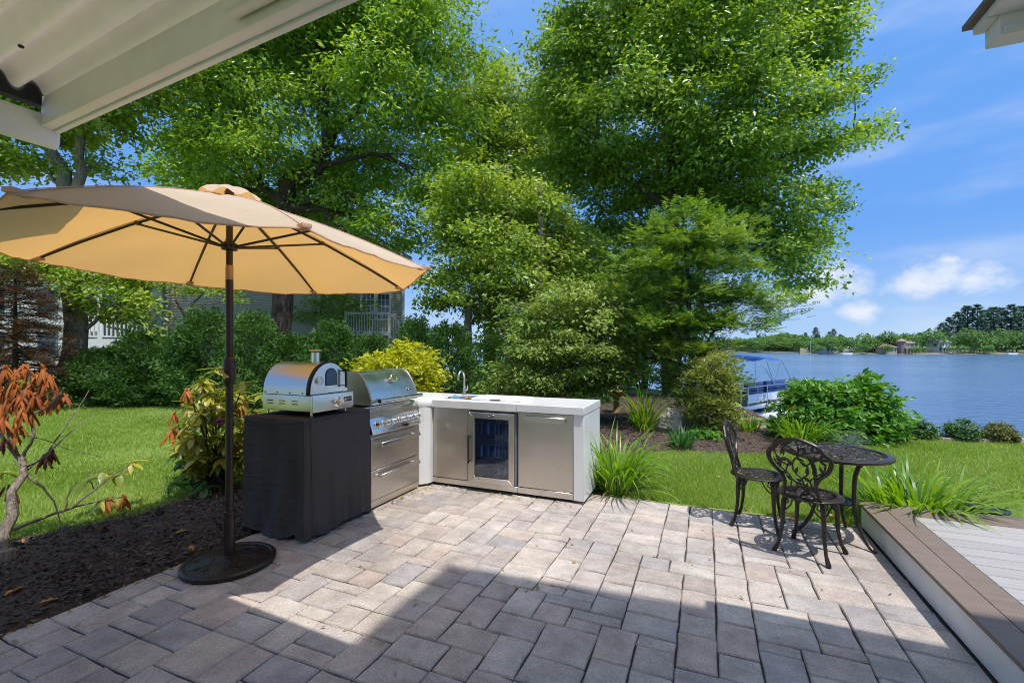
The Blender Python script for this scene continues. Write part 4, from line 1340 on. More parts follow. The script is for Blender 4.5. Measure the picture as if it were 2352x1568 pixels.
def tracery(rad, seed, n_stem, step=.02, r0=.0042):
    """stems that wander over a disc, with leaves along them; returns (stem MB, leaf MB)"""
    rr = random.Random(seed)
    st, lf = MB(), MB()
    base_v = [tuple(v.co) for v in LEAF.vertices]; base_f = [tuple(p.vertices) for p in LEAF.polygons]
    for k in range(n_stem):
        a = 2 * math.pi * k / n_stem + rr.uniform(-.2, .2)
        p = Vector((rad * .97 * math.cos(a), rad * .97 * math.sin(a), 0))
        h = a + math.pi + rr.uniform(-.6, .6)
        curl = rr.choice((-1, 1)) * rr.uniform(2.5, 6)
        pts = [p.copy()]
        for i in range(int(rad * 1.15 / step)):
            h += curl * step + rr.uniform(-.1, .1)
            if i % 9 == 8: curl = -curl * rr.uniform(.7, 1.3)
            p = p + Vector((math.cos(h), math.sin(h), 0)) * step
            if p.length > rad * .98: break
            pts.append(p.copy())
            if i % 2 == 1:
                s = 1 if (i // 2) % 2 else -1
                hh = h + s * rr.uniform(.5, 1.0)
                l = rr.uniform(.045, .07)
                m_ = Matrix.Translation(p) @ Matrix.Rotation(hh, 4, 'Z') @ Matrix.Diagonal((l, l * .95, .05, 1))
                lf.add(base_v, base_f, m_)
        if len(pts) > 2: st.tube(pts, r0, 5, flat=.8)
    return st, lf


def chair():
    t = thing('bistro_chair', '', 'chair')
    sr = .205
    rimp = [(sr * math.cos(2 * math.pi * i / 40), sr * 1.02 * math.sin(2 * math.pi * i / 40), .43) for i in range(41)]
    seat = MB()
    na = 48
    prof = [(.163, .436), (.165, .44), (.205, .436), (.212, .43), (.210, .422), (.195, .42), (.165, .428), (.163, .436)]
    seat.lathe(prof, na, cap=False)
    so = obj('seat', seat, M['bronze'], t)
    s_, l_ = tracery(.168, 3, 21, .016)
    obj('vine', s_, M['bronze'], so, (0, 0, .433)); lo = obj('leaf_tracery', l_, M['bronze'], so, (0, 0, .434)); lo['kind'] = 'stuff'
    # backrest: cartouche frame on a leaning, slightly curved plane
    half = [(.122, 0), (.108, .055), (.102, .11), (.128, .165), (.178, .215), (.203, .27), (.198, .315), (.165, .345), (.148, .365), (.125, .392), (.08, .41), (.035, .425), (0, .43)]
    def pl(y, z):
        x = -.165 - .20 * z - .05 * (z ** 2) + .35 * y * y
        return Vector((x, y, .437 + z))
    def smooth(pts, n=3):
        out = []
        for i in range(len(pts) - 1):
            p0 = pts[max(i - 1, 0)]; p1 = pts[i]; p2 = pts[i + 1]; p3 = pts[min(i + 2, len(pts) - 1)]
            for k in range(n):
                u = k / n
                out.append(tuple(.5 * ((2 * p1[c]) + (-p0[c] + p2[c]) * u + (2 * p0[c] - 5 * p1[c] + 4 * p2[c] - p3[c]) * u * u + (-p0[c] + 3 * p1[c] - 3 * p2[c] + p3[c]) * u ** 3) for c in (0, 1)))
        out.append(pts[-1]); return out
    outl = half + [(-y, z) for y, z in half[::-1][1:]]
    so2 = smooth(outl)
    bk = obj('backrest', MB().tube([pl(*p) for p in so2], .0135, 8), M['bronze'], t)
    obj('bead', MB().tube([pl(y * .93, z * .955 + .008) + Vector((.006, 0, 0)) for y, z in so2], .0065, 6), M['bronze'], bk)
    obj('back_foot', MB().tube([pl(-.125, -.004), pl(-.06, -.006) + Vector((-.012, 0, 0)), pl(0, -.006) + Vector((-.016, 0, 0)), pl(.06, -.006) + Vector((-.012, 0, 0)), pl(.125, -.004)], .014, 8), M['bronze'], bk)
    # vines and leaves
    vines = [[(0, .01), (-.03, .07), (-.015, .14), (.03, .19), (.035, .25), (0, .30), (-.05, .33), (-.10, .35)],
             [(.02, .02), (.06, .07), (.05, .13), (.085, .18), (.13, .21), (.165, .26)],
             [(-.03, .07), (-.075, .09), (-.07, .14), (-.11, .18), (-.155, .22), (-.17, .28)],
             [(.035, .25), (.08, .28), (.12, .27), (.15, .30)],
             [(-.015, .14), (-.06, .19), (-.06, .25), (-.10, .28), (-.15, .31)],
             [(0, .30), (.02, .35), (.07, .37), (.10, .345)],
             [(.05, .13), (.02, .10), (.03, .05), (.09, .03)], [(0, .30), (-.01, .36), (.0, .41)], [(-.09, .02), (-.05, .05), (-.03, .07)],
             [(.085, .18), (.075, .23), (.11, .24)]]
    vm = MB(); rr = random.Random(9); lv = []
    for v in vines:
        s2 = smooth(v, 4)
        vm.tube([pl(*p) for p in s2], .0062, 6)
        for i in range(3, len(s2) - 1, 4):
            dy, dz = s2[i + 1][0] - s2[i - 1][0], s2[i + 1][1] - s2[i - 1][1]
            a = math.atan2(dz, dy) + rr.choice((-1, 1)) * rr.uniform(.6, 1.1)
            lv.append((s2[i], a, rr.uniform(.05, .065)))
        dy, dz = s2[-1][0] - s2[-2][0], s2[-1][1] - s2[-2][1]
        lv.append((s2[-1], math.atan2(dz, dy) + rr.uniform(-.5, .5), .05))
    obj('vine', vm, M['bronze'], bk)
    for (p, a, l) in lv:
        e = (p[0] + l * math.cos(a), p[1] + l * math.sin(a))
        if abs(e[0]) > .185 or e[1] < .0 or e[1] > .41: continue
        A, B = pl(*p), pl(*e)
        m_ = frame_dir(B - A, Vector((1, 0, .2)))
        o = link('leaf', LEAF, None, bk, A, m_.to_euler()); o.scale = (l, l, l * .8)
    # cabriole legs with openwork brackets
    for sx in (-1, 1):
        for sy in (-1, 1):
            u = Vector((sx, sy, 0)).normalized()
            path = [u * .165 + Vector((0, 0, .425)), u * .182 + Vector((0, 0, .37)), u * .187 + Vector((0, 0, .30)), u * .192 + Vector((0, 0, .18)), u * .215 + Vector((0, 0, .07)), u * .245 + Vector((0, 0, .015)), u * .25 + Vector((0, 0, .002))]
            lg = obj('leg', MB().tube(path, [.02, .0195, .017, .0135, .012, .018, .017], 8), M['bronze'], t)
            side = Vector((-u.y, u.x, 0))
            br = MB()
            for sg in (1, -1):
                br.tube([u * .182 + Vector((0, 0, .30)), u * .17 + side * (.03 * sg) + Vector((0, 0, .33)), u * .155 + side * (.055 * sg) + Vector((0, 0, .365)), u * .16 + side * (.085 * sg) + Vector((0, 0, .42))], .006, 6)
                br.tube([u * .18 + Vector((0, 0, .345)), u * .165 + side * (.035 * sg) + Vector((0, 0, .375)), u * .17 + side * (.03 * sg) + Vector((0, 0, .415))], .005, 6)
            obj('bracket', br, M['bronze'], lg)
    return t


ch1 = chair()
p = cam2(2.205, 3.385); ch1.location = p; ch1.rotation_euler = (0, 0, R(38 + 23))
ch1['label'] = 'bronze cast metal chair seen from behind, leafy back towards the viewer'
ch1['group'] = 'bistro chairs beside the round table'
p = cam2(2.11, 3.925)
ch2 = dup(ch1, p, R(-36 + 23), 'bronze cast metal chair on the lawn edge, its back seen edge-on')


def bistro_table():
    t = thing('bistro_table', 'round bronze cast metal table with lacy leaf top and three curved legs', 'table', cam2(2.60, 3.66))
    TR, tz = .365, .685
    top = obj('tabletop', MB().lathe([(TR - .052, tz - .004), (TR - .05, tz + .001), (TR - .012, tz), (TR, tz - .008), (TR, tz - .022), (TR - .01, tz - .028), (TR - .05, tz - .014), (TR - .052, tz - .004)], 72, cap=False), M['bronze'], t)
    s_, l_ = tracery(TR - .045, 14, 46, .018, .005)
    obj('vine', s_, M['bronze'], top, (0, 0, tz - .006)); lo = obj('leaf_tracery', l_, M['bronze'], top, (0, 0, tz - .005)); lo['kind'] = 'stuff'
    s_, l_ = tracery(.13, 5, 12, .016, .0045)
    sh = obj('shelf', MB().lathe([(.112, .30), (.115, .306), (.14, .303), (.142, .294), (.115, .294), (.112, .30)], 40, cap=False), M['bronze'], t)
    obj('vine', s_, M['bronze'], sh, (0, 0, .30)); lo = obj('leaf_tracery', l_, M['bronze'], sh, (0, 0, .302)); lo['kind'] = 'stuff'
    for a in (-54, 66, 186):
        u = Vector((math.cos(R(a)), math.sin(R(a)), 0))
        prof = [(.30, .665), (.27, .662), (.22, .645), (.18, .60), (.155, .53), (.145, .44), (.145, .33), (.155, .24), (.18, .16), (.22, .09), (.265, .035), (.30, .01), (.315, .006)]
        obj('leg', MB().tube([u * r + Vector((0, 0, z)) for r, z in prof], [.012, .014, .0155, .016, .016, .0155, .015, .0145, .014, .0135, .013, .014, .011], 8), M['bronze'], t)
    return t


bistro_table()

# ------------------------------------------------------------------ small garden things
c = gp(1416, 948)
bb = thing('bird_bath', 'ochre stoneware bird bath on a pedestal behind the tall daylilies', 'bird bath', (c.x, c.y, -.03))
obj('pedestal', MB().lathe([(.13, 0), (.135, .03), (.10, .06), (.075, .12), (.072, .34), (.095, .40), (.11, .44)], 20), M['terracotta'], bb)
obj('basin', MB().lathe([(.09, .44), (.16, .47), (.21, .53), (.215, .55), (.195, .55), (.12, .51), (.02, .50)], 28), M['terracotta'], bb)
obj('finial', MB().lathe([(.05, .50), (.055, .56), (.035, .62), (.06, .70), (.05, .77), (.015, .84), (.008, .89)], 14), M['stone'], bb)

c = at(1548, 974, 8.3)
bl = MB()
bl.blob((0, 0, .17), (.30, .24, .27), 14, 9, .15, seed=3)
rk = obj('boulder', bl, M['stone'], None, (c.x, c.y, -.02), (0, 0, R(15)), angle=24)
tag(rk, 'pale rounded granite boulder lying in the bark mulch', 'boulder')
c = gp(1695, 968)
lg = thing('cut_log', 'short sawn log with a rusty orange cut face by the shore', 'log', (c.x, c.y, -.0), R(200))
obj('bark', MB().lathe([(.13, 0), (.14, .02), (.135, .45)], 14, Matrix.Translation((0, 0, .13)) @ Matrix.Rotation(R(90), 4, 'Y')), M['bark_dark'], lg)
obj('cut_face', MB().lathe([(.125, .451), (.10, .453)], 14, Matrix.Translation((0, 0, .13)) @ Matrix.Rotation(R(90), 4, 'Y')), M['rust'], lg)

pt = cam2(3.90, 3.74)
pl_ = thing('path_light', 'low black disc-topped path light on the grass behind the deck', 'path light', (pt.x, pt.y, -.03))
obj('stem', MB().lathe([(.02, 0), (.02, .18)], 12), M['black'], pl_)
obj('shade', MB().lathe([(.05, .178), (.11, .19), (.12, .20), (.105, .21), (.105, .216), (.128, .222), (.128, .23), (.10, .238), (.095, .233), (.02, .235)], 32), M['black'], pl_)

# ------------------------------------------------------------------ foliage helpers (vectorised)
def unit(a): return a / np.maximum(np.linalg.norm(a, axis=-1, keepdims=True), 1e-9)


def leaf_quads(P, A, Nn, Ln, Wd, fold=.18):
    """one folded leaf (two triangles over a midrib) per row: base P, axis A, normal Nn"""
    A = unit(A); B = unit(np.cross(Nn, A)); Nn = np.cross(A, B)
    L_ = Ln[:, None]; W_ = Wd[:, None]
    mid = P + A * L_ * .45
    v0 = P; v2 = P + A * L_ - Nn * L_ * .10
    v1 = mid + B * W_ / 2 + Nn * W_ * fold
    v3 = mid - B * W_ / 2 + Nn * W_ * fold
    V = np.stack([v0, v1, v2, v3], 1).reshape(-1, 3)
    n = len(P); i = np.arange(n)[:, None] * 4
    F = np.concatenate([i + np.array([[0, 3, 2]]), i + np.array([[0, 2, 1]])], 1).reshape(-1, 3)
    return V, F


def jitter_path(pts, n, amp, rr):
    """resample a polyline and roughen it"""
    P = [Vector(p) for p in pts]; out = []
    for i in range(len(P) - 1):
        for k in range(n):
            out.append(P[i].lerp(P[i + 1], k / n) + Vector((rr.gauss(0, amp), rr.gauss(0, amp), rr.gauss(0, amp * .6))) * (0 if (i == 0 and k == 0) else 1))
    out.append(P[-1]); return out


def broadleaf(name, label, cat, base, stems, lobes, n_cl, per, cr, leaf, m_leaf, m_bark, seed, group=None, up=.8, limb_r=.05, droop=.3, shell=.3, spray=None):
    """tree or shrub: stems = [(points, r0, r1)], lobes = [(centre, (rx, rz))]; leaves sit in clusters at branch ends inside the lobes"""
    base = Vector(base); t = thing(name, label, cat, base, 0, group)
    r_ = np.random.default_rng(seed); rr = random.Random(seed)
    wood = MB(); nodes = []
    for pts, r0, r1 in stems:
        q = jitter_path(pts, 4, r0 * .25, rr)
        n = len(q)
        wood.tube([p - base for p in q], [r0 + (r1 - r0) * (i / (n - 1)) ** .8 for i in range(n)], 9)
        nodes += [(p, r0 + (r1 - r0) * (i / (n - 1))) for i, p in enumerate(q)]
    ok = nodes[len(nodes) // 5:] or nodes
    br = MB()
    vol = np.array([a[1][0] ** 2 * a[1][1] for a in lobes]) ** .75
    cnt = np.maximum(2, (n_cl * vol / vol.sum())).astype(int)
    Pc, Oc = [], []
    for (c, (rx, rz)), k in zip(lobes, cnt):
        c = Vector(c)
        # limb from the nearest lower stem node to the lobe
        nd, nr = min(ok, key=lambda a: (a[0] - c).length + max(0, a[0].z - c.z + .2) * 1.5)
        mid = nd.lerp(c, .5) + Vector((0, 0, .12 * (c - nd).length))
        limb = jitter_path([nd, mid, c], 3, .03 * (c - nd).length, rr)
        lr = min(limb_r, nr * .8)
        br.tube([p - base for p in limb], [lr * (1 - .75 * i / (len(limb) - 1)) for i in range(len(limb))], 6)
        d = unit(r_.normal(0, 1, (k, 3)))
        rad = (shell + (1 - shell) * r_.uniform(0, 1, k)) * (1 + .12 * r_.normal(0, 1, k))
        pos = np.array(c) + d * rad[:, None] * np.array([rx, rx, rz])
        for i in range(k):
            if i % 2 == 0:
                e = Vector(pos[i]); s0 = limb[rr.randrange(len(limb) // 2, len(limb))]
                m_ = s0.lerp(e, .55) + Vector((rr.gauss(0, .05), rr.gauss(0, .05), .06)) * (e - s0).length
                br.tube([s0 - base, m_ - base, e - base], [lr * .28, lr * .18, lr * .08], 4, cap=False)
        Pc.append(pos); Oc.append(d)
    Pc = np.concatenate(Pc); Oc = np.concatenate(Oc); k = len(Pc)
    n = k * per
    C = np.repeat(Pc, per, 0); O = np.repeat(Oc, per, 0)
    sz = np.repeat(r_.uniform(.65, 1.35, k), per)
    # clusters are sprays: stretched outwards, flat
    off = np.clip(r_.normal(0, 1, (n, 3)), -1.7, 1.7) * np.array([1, 1, .48]) * cr * sz[:, None]
    off += O * np.array([1, 1, .3]) * (r_.uniform(-.6, 1.2, n) * cr)[:, None]
    P = C + off - np.array(base)
    A = O * np.array([1, 1, .2]) * .7 + r_.normal(0, .8, (n, 3)) * np.array([1, 1, .5]) + np.array([0, 0, -droop])
    Nn = np.array([0, 0, up * .6]) + O * np.array([.85, .85, .5]) + r_.normal(0, .45, (n, 3))
    L_ = leaf[0] * r_.uniform(.5, 1.35, n); W_ = L_ * leaf[1] * r_.uniform(.8, 1.2, n)
    if spray:
        Nn = np.array([0, 0, 1.0]) + r_.normal(0, .4, (n, 3))
        A = O * np.array([1, 1, .3]) + r_.normal(0, .55, (n, 3)) * np.array([1, 1, .4]) + np.array([0, 0, -droop])
        V, F = fronds(P, A, Nn, L_, spray[0], spray[1], r_)
    else:
        V, F = leaf_quads(P, A, Nn, L_, W_)
    link('crown', np_mesh('crown', V, F), m_leaf, t)
    if wood.v: obj('trunk', wood, m_bark, t, angle=80)
    obj('branches', br, m_bark, t, angle=80)['kind'] = 'stuff'
    return t


def pxlobes(L_, Y):
    out = []
    for l in L_:
        px, py, rx, ry = l[:4]; dy = l[4] if len(l) > 4 else 0
        y = Y + dy
        out.append((at(px, py, y), (rx / 1050 * y, ry / 1050 * y)))
    return out


def pxpath(L_, Y): return [at(px, py, Y) for px, py in L_]


def ground_at(px, Y): 
    v = cam2((px - 1176) / 1050 * Y, Y); v.z = -.03; return v


# ------------------------------------------------------------------ the big trees
Y = 12.8
broadleaf('maple_tree', 'maple with a thick forking grey trunk at the left, half behind the umbrella', 'tree', ground_at(165, Y),
          [([ground_at(165, Y)] + pxpath([(167, 700), (160, 560), (150, 480), (138, 370), (112, 260), (90, 120)], Y), .30, .10),
           (pxpath([(160, 560), (176, 430), (178, 300), (190, 160), (240, 40)], Y), .17, .06),
           (pxpath([(172, 780), (215, 740), (280, 690)], Y), .07, .03)],
          pxlobes([(40, 385, 95, 45), (-60, 320, 120, 90), (120, 300, 100, 60, 1), (60, 230, 130, 90), (235, 270, 95, 60), (330, 200, 100, 70), (160, 140, 170, 110), (330, 90, 110, 80), (10, 80, 150, 110), (240, 375, 45, 35, .5), 
                   (190, 625, 110, 40), (300, 655, 75, 38), (90, 600, 90, 35), (265, 720, 62, 45), (215, 690, 45, 30), (330, 700, 30, 30), (-10, 560, 80, 40)], Y),
          430, 95, .30, (.155, .52), M['maple_light'], M['bark'], 101, limb_r=.06)
Y = 16.0
broadleaf('maple_tree', 'tall dark green maple with a crooked trunk rising above the umbrella', 'tree', ground_at(650, Y),
          [([ground_at(650, Y)] + pxpath([(652, 640), (648, 470), (668, 412), (718, 394), (746, 340), (741, 250), (728, 170), (735, 60), (720, -60)], Y), .38, .12),
           (pxpath([(746, 335), (800, 272), (838, 232), (850, 165), (900, 85), (960, 0)], Y), .17, .05),
           (pxpath([(648, 480), (575, 400), (500, 300), (470, 200)], Y), .16, .05),
           (pxpath([(728, 180), (650, 60), (560, -40)], Y), .13, .05)],
          pxlobes([(540, 70, 190, 90), (760, 60, 190, 100), (960, 60, 140, 90, -1), (1060, 130, 70, 70, -1), (450, 190, 75, 75), (560, 210, 140, 90, -1), (700, 210, 130, 80, 1), (880, 220, 150, 90, -1.5), (1010, 260, 100, 90), (450, 300, 80, 60, -1), (590, 330, 110, 60, -1.5), (850, 360, 110, 80, 1), (960, 390, 95, 80, -1), (540, 410, 100, 45), 
                   (480, 460, 80, 40, 1), (600, 480, 80, 40, 2), (700, 410, 90, 50, 2), (790, 400, 90, 60, 2), (720, 480, 75, 45, 1.5), (800, 470, 95, 60, .5), (900, 500, 95, 55, -1), (840, 565, 70, 26, -1), (930, 555, 50, 30), (660, 130, 160, 90, 2.5), (850, 110, 170, 90, 2.5), (620, -120, 260, 110), (900, -120, 240, 110)], Y),
          980, 150, .40, (.17, .42), M['ash'], M['bark_dark'], 102, limb_r=.09, droop=.5)
Y = 19.5
broadleaf('maple_tree', 'pale green maple filling the gap between the two big dark trees', 'tree', ground_at(1130, Y),
          [([ground_at(1130, Y)] + pxpath([(1128, 620), (1135, 420), (1130, 280), (1140, 160)], Y), .3, .08)],
          pxlobes([(1120, 190, 70, 50), (1100, 260, 105, 85), (1210, 270, 100, 90), (1090, 370, 110, 90), (1190, 400, 110, 95), (1280, 200, 70, 80), (1270, 360, 90, 100), (1060, 480, 90, 60), (1180, 520, 110, 60)], Y),
          340, 110, .42, (.18, .5), M['maple_light'], M['bark_dark'], 103, limb_r=.07)
Y = 14.5
broadleaf('maple_tree', 'largest tree in the picture, a broad light green maple beside the lake', 'tree', ground_at(1545, Y),
          [([ground_at(1545, Y)] + pxpath([(1545, 700), (1542, 420), (1552, 270), (1560, 170), (1555, 40), (1560, -120)], Y), .33, .08),
           (pxpath([(1545, 430), (1640, 330), (1760, 250), (1880, 190), (1995, 175)], Y), .11, .02),
           (pxpath([(1545, 460), (1680, 420), (1830, 350), (1940, 310), (2020, 290)], Y), .10, .02),
           (pxpath([(1548, 300), (1440, 200), (1380, 100)], Y), .11, .04),
           (pxpath([(1545, 480), (1430, 410), (1340, 330)], Y), .11, .03),
           (pxpath([(1545, 600), (1700, 560), (1800, 600), (1870, 645)], Y), .06, .015)],
          pxlobes([(1440, 30, 175, 90), (1650, 20, 170, 90), (1820, 30, 120, 70), (1920, 40, 60, 50), (1310, 70, 70, 60), (1340, 160, 110, 80), (1520, 130, 160, 80, -1), (1700, 130, 150, 80, -.5), (1860, 130, 85, 65), (1935, 110, 38, 35), (1300, 260, 90, 75, 1), (1430, 240, 130, 75, -1), (1590, 240, 120, 70, -1.6), (1740, 240, 130, 75, -1), (1870, 235, 75, 55),
                   (1960, 215, 40, 16), (2005, 185, 26, 11), (1400, 350, 120, 70), (1660, 350, 140, 75, -1), (1800, 350, 100, 65), (1890, 330, 60, 38), (1960, 305, 48, 15), (2025, 290, 28, 11), (1300, 380, 85, 75, 1), (1450, 450, 110, 65, 1), (1630, 440, 130, 50, 0), (1770, 450, 110, 60), (1890, 445, 55, 32), (1940, 470, 28, 12), (1870, 520, 60, 38), (1790, 540, 95, 50),
                   (1660, 540, 110, 50, 1), (1830, 590, 55, 30), (1760, 610, 70, 32), (1500, 560, 90, 60, 2), (1870, 645, 26, 10), (1810, 650, 40, 14), (1560, 330, 110, 70, 2.4), (1540, 440, 110, 60, 2.6), (1400, 540, 80, 50, 2), (1600, -90, 260, 90)], Y),
          1050, 150, .34, (.15, .5), M['maple'], M['bark_dark'], 104, limb_r=.06, droop=.45)
Y = 12.6
broadleaf('maple_tree', 'slender maple with pale leaning trunks behind the hedge, right of the umbrella', 'tree', ground_at(1070, Y),
          [([ground_at(1062, Y)] + pxpath([(1075, 740), (1092, 620), (1105, 500), (1118, 390)], Y), .13, .05),
           ([ground_at(1165, Y)] + pxpath([(1168, 640), (1172, 480), (1165, 380)], Y), .11, .04),
           ([ground_at(1240, Y)] + pxpath([(1240, 640), (1242, 520), (1236, 420)], Y), .12, .05),
           (pxpath([(1092, 620), (1040, 540), (1010, 470)], Y), .05, .02)],
          pxlobes([(1090, 440, 95, 50), (1180, 470, 95, 60, .5), (1060, 530, 80, 50), (1160, 560, 100, 55), (1250, 500, 80, 60, 1), (1075, 610, 70, 42), (1010, 640, 55, 26), (985, 690, 42, 20), (1060, 690, 60, 34), (1160, 650, 95, 50), (1270, 600, 85, 60, 1), (1120, 720, 70, 30, .5), (1230, 700, 80, 45, 1), (1330, 560, 70, 60, 1.5), (1340, 660, 70, 50, 1.5), (1010, 560, 35, 30), (1220, 770, 60, 40, 1.5)], Y),
          430, 95, .26, (.135, .5), M['maple_light'], M['bark'], 105, limb_r=.045)
Y = 24
broadleaf('maple_tree', 'dark tree far left behind the neighbour house', 'tree', ground_at(420, Y),
          [([ground_at(420, Y)] + pxpath([(425, 600), (440, 400), (430, 250)], Y), .3, .1)],
          pxlobes([(430, 390, 70, 60), (490, 460, 90, 50), (560, 480, 80, 40), (450, 560, 90, 50), (530, 300, 90, 80), (340, 560, 50, 40)], Y),
          230, 90, .5, (.24, .5), M['ash'], M['bark_dark'], 106, limb_r=.08)
Y = 18
broadleaf('maple_tree', 'shady undergrowth maple standing between the hedge and the lake, behind the dogwood', 'tree', ground_at(1400, Y),
          [([ground_at(1380, Y)] + pxpath([(1380, 700), (1370, 620)], Y), .16, .08), ([ground_at(1480, Y)] + pxpath([(1480, 700), (1490, 600)], Y), .14, .06)],
          pxlobes([(1330, 620, 80, 50), (1430, 640, 90, 50), (1520, 660, 80, 50), (1390, 720, 90, 50), (1490, 740, 80, 45), (1270, 760, 70, 45), (1160, 790, 60, 40), (1560, 740, 60, 50), (1400, 800, 60, 35), (1440, 850, 50, 28), (1350, 850, 60, 30), (1250, 830, 60, 30), (1140, 850, 50, 26), (1500, 830, 36, 26)], Y),
          400, 85, .42, (.18, .5), M['ash'], M['bark_dark'], 107, limb_r=.05)

# ------------------------------------------------------------------ flat-sprayed conifers
def fronds(P, A, Nn, Ln, k, lw, r_):
    """feathery flat sprays: 2k+1 leaflets each"""
    A = unit(A); B = unit(np.cross(Nn, A)); Nn = np.cross(A, B)
    ps, as_, ns, ls = [], [], [], []
    for j in range(k):
        t = .12 + .75 * j / max(1, k - 1)
        for s in (1, -1):
            ps.append(P + A * (Ln * t)[:, None]); as_.append(A * .75 + B * s * .75 + r_.normal(0, .12, P.shape)); ns.append(Nn + r_.normal(0, .15, P.shape)); ls.append(Ln * (.46 * (1 - .5 * t)))
    ps.append(P + A * (Ln * .75)[:, None]); as_.append(A + 0); ns.append(Nn + 0); ls.append(Ln * .32)
    P2, A2, N2, L2 = map(np.concatenate, (ps, as_, ns, ls))
    return leaf_quads(P2, A2, N2, L2, L2 * lw, .1)


def arborvitae_mesh(H, Rm, n, seed):
    r_ = np.random.default_rng(seed)
    t = r_.uniform(0, 1, n) ** 1.15
    prof = np.minimum(1, .62 + t * 2.2) * (1 - t) ** .62 * 1.12
    a = r_.uniform(0, 2 * np.pi, n)
    lump = 1 + .2 * np.sin(a * 3 + t * 9 + seed) + .17 * np.sin(a * 7 - t * 15) * np.sin(t * 23 + a * 2)
    rad = Rm * prof * lump * (1 - .45 * r_.uniform(0, 1, n) ** 2.0)
    P = np.stack([rad * np.cos(a), rad * np.sin(a), .05 + t * H * .97], -1)
    out = np.stack([np.cos(a), np.sin(a), np.zeros(n)], -1)
    A = out * .8 + np.array([0, 0, 1]) * (.3 + .6 * t[:, None]) + r_.normal(0, .4, (n, 3))
    tang = np.stack([-np.sin(a), np.cos(a), np.zeros(n)], -1)
    Nn = np.where(r_.uniform(0, 1, n)[:, None] < .5, tang + out * .6, out + np.array([0, 0, .9])) + r_.normal(0, .3, (n, 3))
    V, F = fronds(P, A, Nn, Rm * r_.uniform(.26, .46, n), 3, .30, r_)
    return np_mesh('crown', V, F)


ARB = [arborvitae_mesh(2.2, .85, 1800, 200 + i) for i in range(4)]
for m_ in ARB: m_.materials.append(M['arbor'])
HEDGE = [  # centre, top of the plant, half width (all as bearings in the photograph), distance, label
    (238, 800, 85, 12.6, 'dark arborvitae leaning against the thick maple trunk at the left'),
    (325, 760, 80, 12.7, 'dark arborvitae below the white porch railing'),
    (398, 775, 70, 12.9, 'narrow arborvitae between the porch railing and the tallest hedge shrub'),
    (470, 712, 85, 12.6, 'tall pale feathery arborvitae left of the umbrella pole'),
    (583, 718, 75, 12.4, 'light tipped arborvitae just right of the umbrella pole'),
    (668, 770, 80, 12.5, 'dark arborvitae behind the pizza oven, left of its chimney'),
    (765, 742, 80, 12.2, 'bushy arborvitae behind the pizza oven chimney'),
    (850, 770, 75, 12.2, 'dark arborvitae under the neighbour house balcony'),
    (955, 732, 62, 11.8, 'pointed arborvitae at the right end of the neighbour house'),
    (1035, 745, 80, 11.0, 'pale arborvitae directly behind the gooseneck tap'),
    (905, 800, 70, 11.4, 'low dark arborvitae behind the golden shrub'),
]
for i, (px, top, hw, Y, lab) in enumerate(HEDGE):
    g0 = ground_at(px, Y); h = (at(px, top, Y).z + .03) * .93; w = .92 * hw / 1050 * Y
    t = thing('arborvitae', lab, 'shrub', g0, i * 1.3, 'arborvitae hedge behind the lawn')
    c = link('crown', ARB[i % 4], None, t); c.scale = (w / .80, w / .80, h / 2.2)
    obj('stem', MB().tube([(0, 0, 0), (.03, .02, h * .45), (0, 0, h * .85)], [.05, .035, .012], 7), M['bark_dark'], t)


def conifer(name, label, base, H, env, n_br, m_leaf, m_bark, seed, tilt, frond=.28, per=24, droop=.12, lean=(0, 0), group=None, k=4, lw=.26, cat='tree'):
    """env(t, azimuth) -> branch length in metres at relative height t"""
    base = Vector(base); t0 = thing(name, label, cat, base, 0, group)
    r_ = np.random.default_rng(seed)
    wood = MB().tube([(lean[0] * s * H, lean[1] * s * H, H * s) for s in (0, .2, .4, .6, .8, .97)], [.075 * H / 4 * (1 - .9 * s) + .01 for s in (0, .2, .4, .6, .8, .97)], 8)
    Ps, As, Ns, Ls = [], [], [], []
    for b in range(n_br):
        t = .06 + .92 * (b + r_.uniform(0, 1)) / n_br
        a = b * 2.399 + r_.uniform(-.3, .3)
        L_ = env(t, a) * r_.uniform(.75, 1.15)
        if L_ < .08: continue
        el = tilt(t) + r_.normal(0, .1)
        o = np.array([lean[0] * t * H, lean[1] * t * H, t * H])
        d = np.array([np.cos(a) * np.cos(el), np.sin(a) * np.cos(el), np.sin(el)])
        pts = [o + d * L_ * s + np.array([0, 0, -droop * L_ * s * s]) for s in (0, .35, .7, 1)]
        wood.tube([tuple(p) for p in pts], [.012 * L_ + .006, .009 * L_ + .004, .005 * L_ + .003, .002], 5, cap=False)
        n = max(6, int(per * L_))
        s = r_.uniform(.12, 1.0, n) ** .8
        p = o + d * (L_ * s)[:, None] + np.array([0, 0, -droop]) * (L_ * s * s)[:, None]
        side = np.array([-np.sin(a), np.cos(a), 0]); sg = np.where(r_.uniform(0, 1, n) < .5, -1, 1)[:, None]
        Ad = d * .8 + side * sg * r_.uniform(.2, 1.0, (n, 1)) + r_.normal(0, .22, (n, 3)) + np.array([0, 0, .16])
        Ps.append(p); As.append(Ad); Ns.append(np.array([0, 0, 1]) + r_.normal(0, .5, (n, 3)) - d * np.sin(el) * .5)
        Ls.append(frond * r_.uniform(.6, 1.25, n) * (1.1 - .35 * s))
    P, A, Nn, Ln = map(np.concatenate, (Ps, As, Ns, Ls))
    V, F = fronds(P, A, Nn, Ln, k, lw, r_)
    link('crown', np_mesh('crown', V, F), m_leaf, t0)
    obj('trunk', wood, m_bark, t0, angle=80)
    return t0


